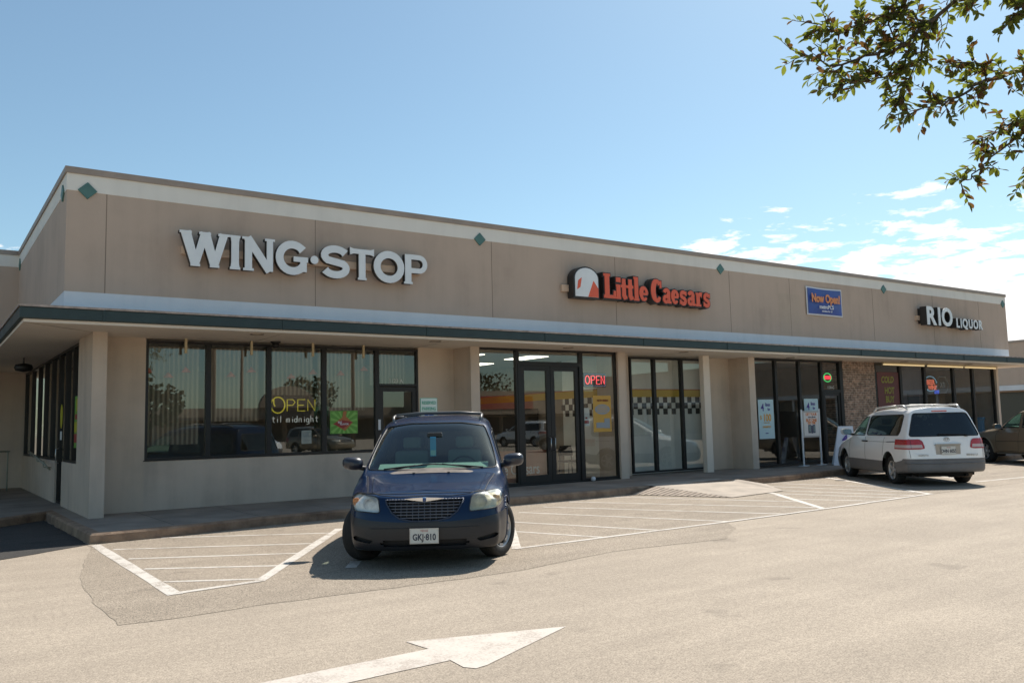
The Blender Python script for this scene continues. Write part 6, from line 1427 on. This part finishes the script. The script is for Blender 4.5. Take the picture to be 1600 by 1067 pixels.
# the rest of the crown, outside the picture: fuller, spreading over the trunk
for k in range(70):
    a = rt_.uniform(0, 2*pi); r_ = rt_.uniform(.6, 3.0); z = 5.3+rt_.uniform(-.5, 1.8)-r_*.15; p = Vector((6.1+r_*cos(a), -1.2+r_*sin(a), z))
    d = p-CW
    if d.dot(fw) > .0 and abs(d.dot(R2)/max(.01, d.dot(fw))) < .95: continue
    b0 = Vector((6.1,-1.0,4.6+rt_.uniform(0,1.5))); limb.tube([b0, b0.lerp(p, .5)+Vector((0,0,.2)), p], [.035,.02,.006], 6)
    for _ in range(14): twig(p+Vector((rt_.gauss(0,.25), rt_.gauss(0,.25), rt_.gauss(0,.2))), Vector((rt_.gauss(0,1), rt_.gauss(0,1), rt_.gauss(.1,.7))), .25, 8, .004)
part(limb, 'limb', M_BARK, TR, True)
o = part(leaves, 'crown', [M_LEAF, M_LEAF2], TR, False)
# ------------------------------------------------------------ things beyond the shops and across the car park
FB = thing('far_shop_building', (57, 10, 0), 'distant tan shop building with white band seen past the right end of the shops', 'building')
g = MB(); g.box(57.9,72,-34,45,0,3.3); part(g, 'wall', M_TAN, FB)
g = MB(); g.box(57,72,-34,45,3.32,6.0); part(g, 'fascia', M_TAN, FB); g = MB(); g.box(56.95,57.1,-34.05,45,6.0,6.15); part(g, 'parapet_cap', M_CAP, FB)
g = MB(); g.box(56.9,57.0,-34.1,45,3.0,3.32); part(g, 'white_band', M_WBAND, FB)
for i in range(20):
    y = -33+i*3.9
    g = MB(); g.box(57.84,57.9,y,y+3.4,.4,2.9); o = part(g, 'window', M_FR, FB); g = MB(); g.add([(57.83,y+.08,.5),(57.83,y+3.3,.5),(57.83,y+3.3,2.85),(57.83,y+.08,2.85)], [(0,1,2,3)]); part(g, 'pane', mat('far pane', (.05,.045,.035), .25), o)
    g = MB(); g.box(57.05,57.2,y-.2,y-.05,0,3.0); part(g, 'post', M_WBAND, FB)
# row of shops on the other side of the car park (seen mirrored in the glass)
OB = thing('opposite_shop_building', (40, -80, 0), 'long low tan shop row with arched gable on the far side of the car park', 'building')
M_OPW = mat('opposite wall', (.36,.28,.21), .9, var=.15, vscale=.5); M_OPD = mat('opposite dark', (.09,.07,.06), .9)  # plain dark colour for canopy, windows and crossarm
g = MB(); g.box(25,150,-95,-80,0,4.6); g.prism([(38,4.6)]+[(42+4*cos(radians(a)), 4.6+3.0*sin(radians(a))) for a in range(180,-1,-15)]+[(46,4.6)], -80.4, -79.6); g.box(60,100,-80,-76,3.2,6.8); part(g, 'wall', M_OPW, OB)
g = MB(); g.box(25,150,-80,-77,3.0,3.4); part(g, 'canopy', M_OPD, OB)
for i in range(24): 
    x = 27+i*5; g = MB(); g.box(x, x+4.2, -79.98, -79.9, .3, 2.8); part(g, 'window', M_OPD, OB)
g = MB(); g.box(66,80,-75.98,-75.9,4.0,6.0); part(g, 'red_signboard', M_RED, OB)
def far_tree(x, y, h, r, label):
    T = thing('broadleaf_tree', (x, y, 0), label, 'tree', 'trees across the car park'); rr = random.Random(int(x*7+y))
    g = MB(); g.tube([(x,y,0),(x+.1,y,h*.3),(x,y+.1,h*.6)], [.3,.22,.1], 8); part(g, 'trunk', M_BARK, T, True)
    g = MB()
    for _ in range(900):
        a = rr.uniform(0, 2*pi); b_ = math.acos(rr.uniform(-1, 1)); q = rr.uniform(.55, 1)**.5*(1+.25*sin(3*a)*sin(2*b_)); p = Vector((x+r*q*sin(b_)*cos(a), y+r*q*sin(b_)*sin(a), h*.66+h*.34*q*cos(b_)))
        u = Vector((rr.gauss(0,1), rr.gauss(0,1), rr.gauss(0,1))).normalized(); v = u.orthogonal().normalized(); s = rr.uniform(.15,.38); g.add([p+u*s, p+v*s, p-u*s, p-v*s], [(0,1,2,3)])
    part(g, 'crown', mat('far foliage', (.06,.085,.03), .8, var=.4, vscale=1), T)
far_tree(16,-60,8,4.2,'rounded tree at the left end of the opposite shop row'); far_tree(22,-70,7,3.6,'smaller rounded tree beside the opposite shop row'); far_tree(52,-98,10,4.5,'tree behind the opposite shop row'); far_tree(86,-99,11,5,'tall tree behind the right part of the opposite shop row'); far_tree(-8,-50,9,5,'wide tree behind the camera')
def pole(x, y, h, label, lamp=True):
    S = thing('lamp_post' if lamp else 'utility_pole', (x, y, 0), label, 'lamp post' if lamp else 'utility pole')
    g = MB(); g.tube([(x,y,0),(x,y,h)], [.16,.10] if lamp else [.2,.14], 10); part(g, 'post', mat('pole brown', (.16,.11,.08), .8), S, True)
    if lamp:
        for s in (-1,1):
            g = MB(); g.tube([(x,y,h-.1),(x+s*.9,y,h)], .04, 6); g.cbox((x+s*1.15,y,h),(.6,.35,.15)); part(g, 'lamp_head', M_DKM, S)
    else: g = MB(); g.box(x-1,x+1,y-.06,y+.06,h-.8,h-.65); part(g, 'crossarm', M_OPD, S)
pole(15.2,-20,11,'tall brown utility pole behind the camera',False); pole(22,-36,9,'double headed lamp post in the middle of the car park'); pole(31,-34,10,'second utility pole further into the car park',False)
# parked cars behind the camera, mirrored in the shop glass
def place(src, x, y, hd, label):
    c = copy_tree(src); c.location = (x, y, 0); c.rotation_euler = (0, 0, radians(90-hd)); c['label'] = label; c['group'] = 'cars parked behind the camera'
place(SUV, 30, -7, 20, 'bronze sport utility vehicle parked behind the camera, nearest the phone shop')
place(WHITE, 17, -14, 200, 'white minivan parked in the middle of the car park behind the camera'); place(WHITE, 36, -20, 15, 'white minivan furthest to the right behind the camera')
place(SUV, 22, -15, 200, 'bronze sport utility vehicle parked beside the white minivan behind the camera')
# small silver car glimpsed between the last window and the bronze vehicle
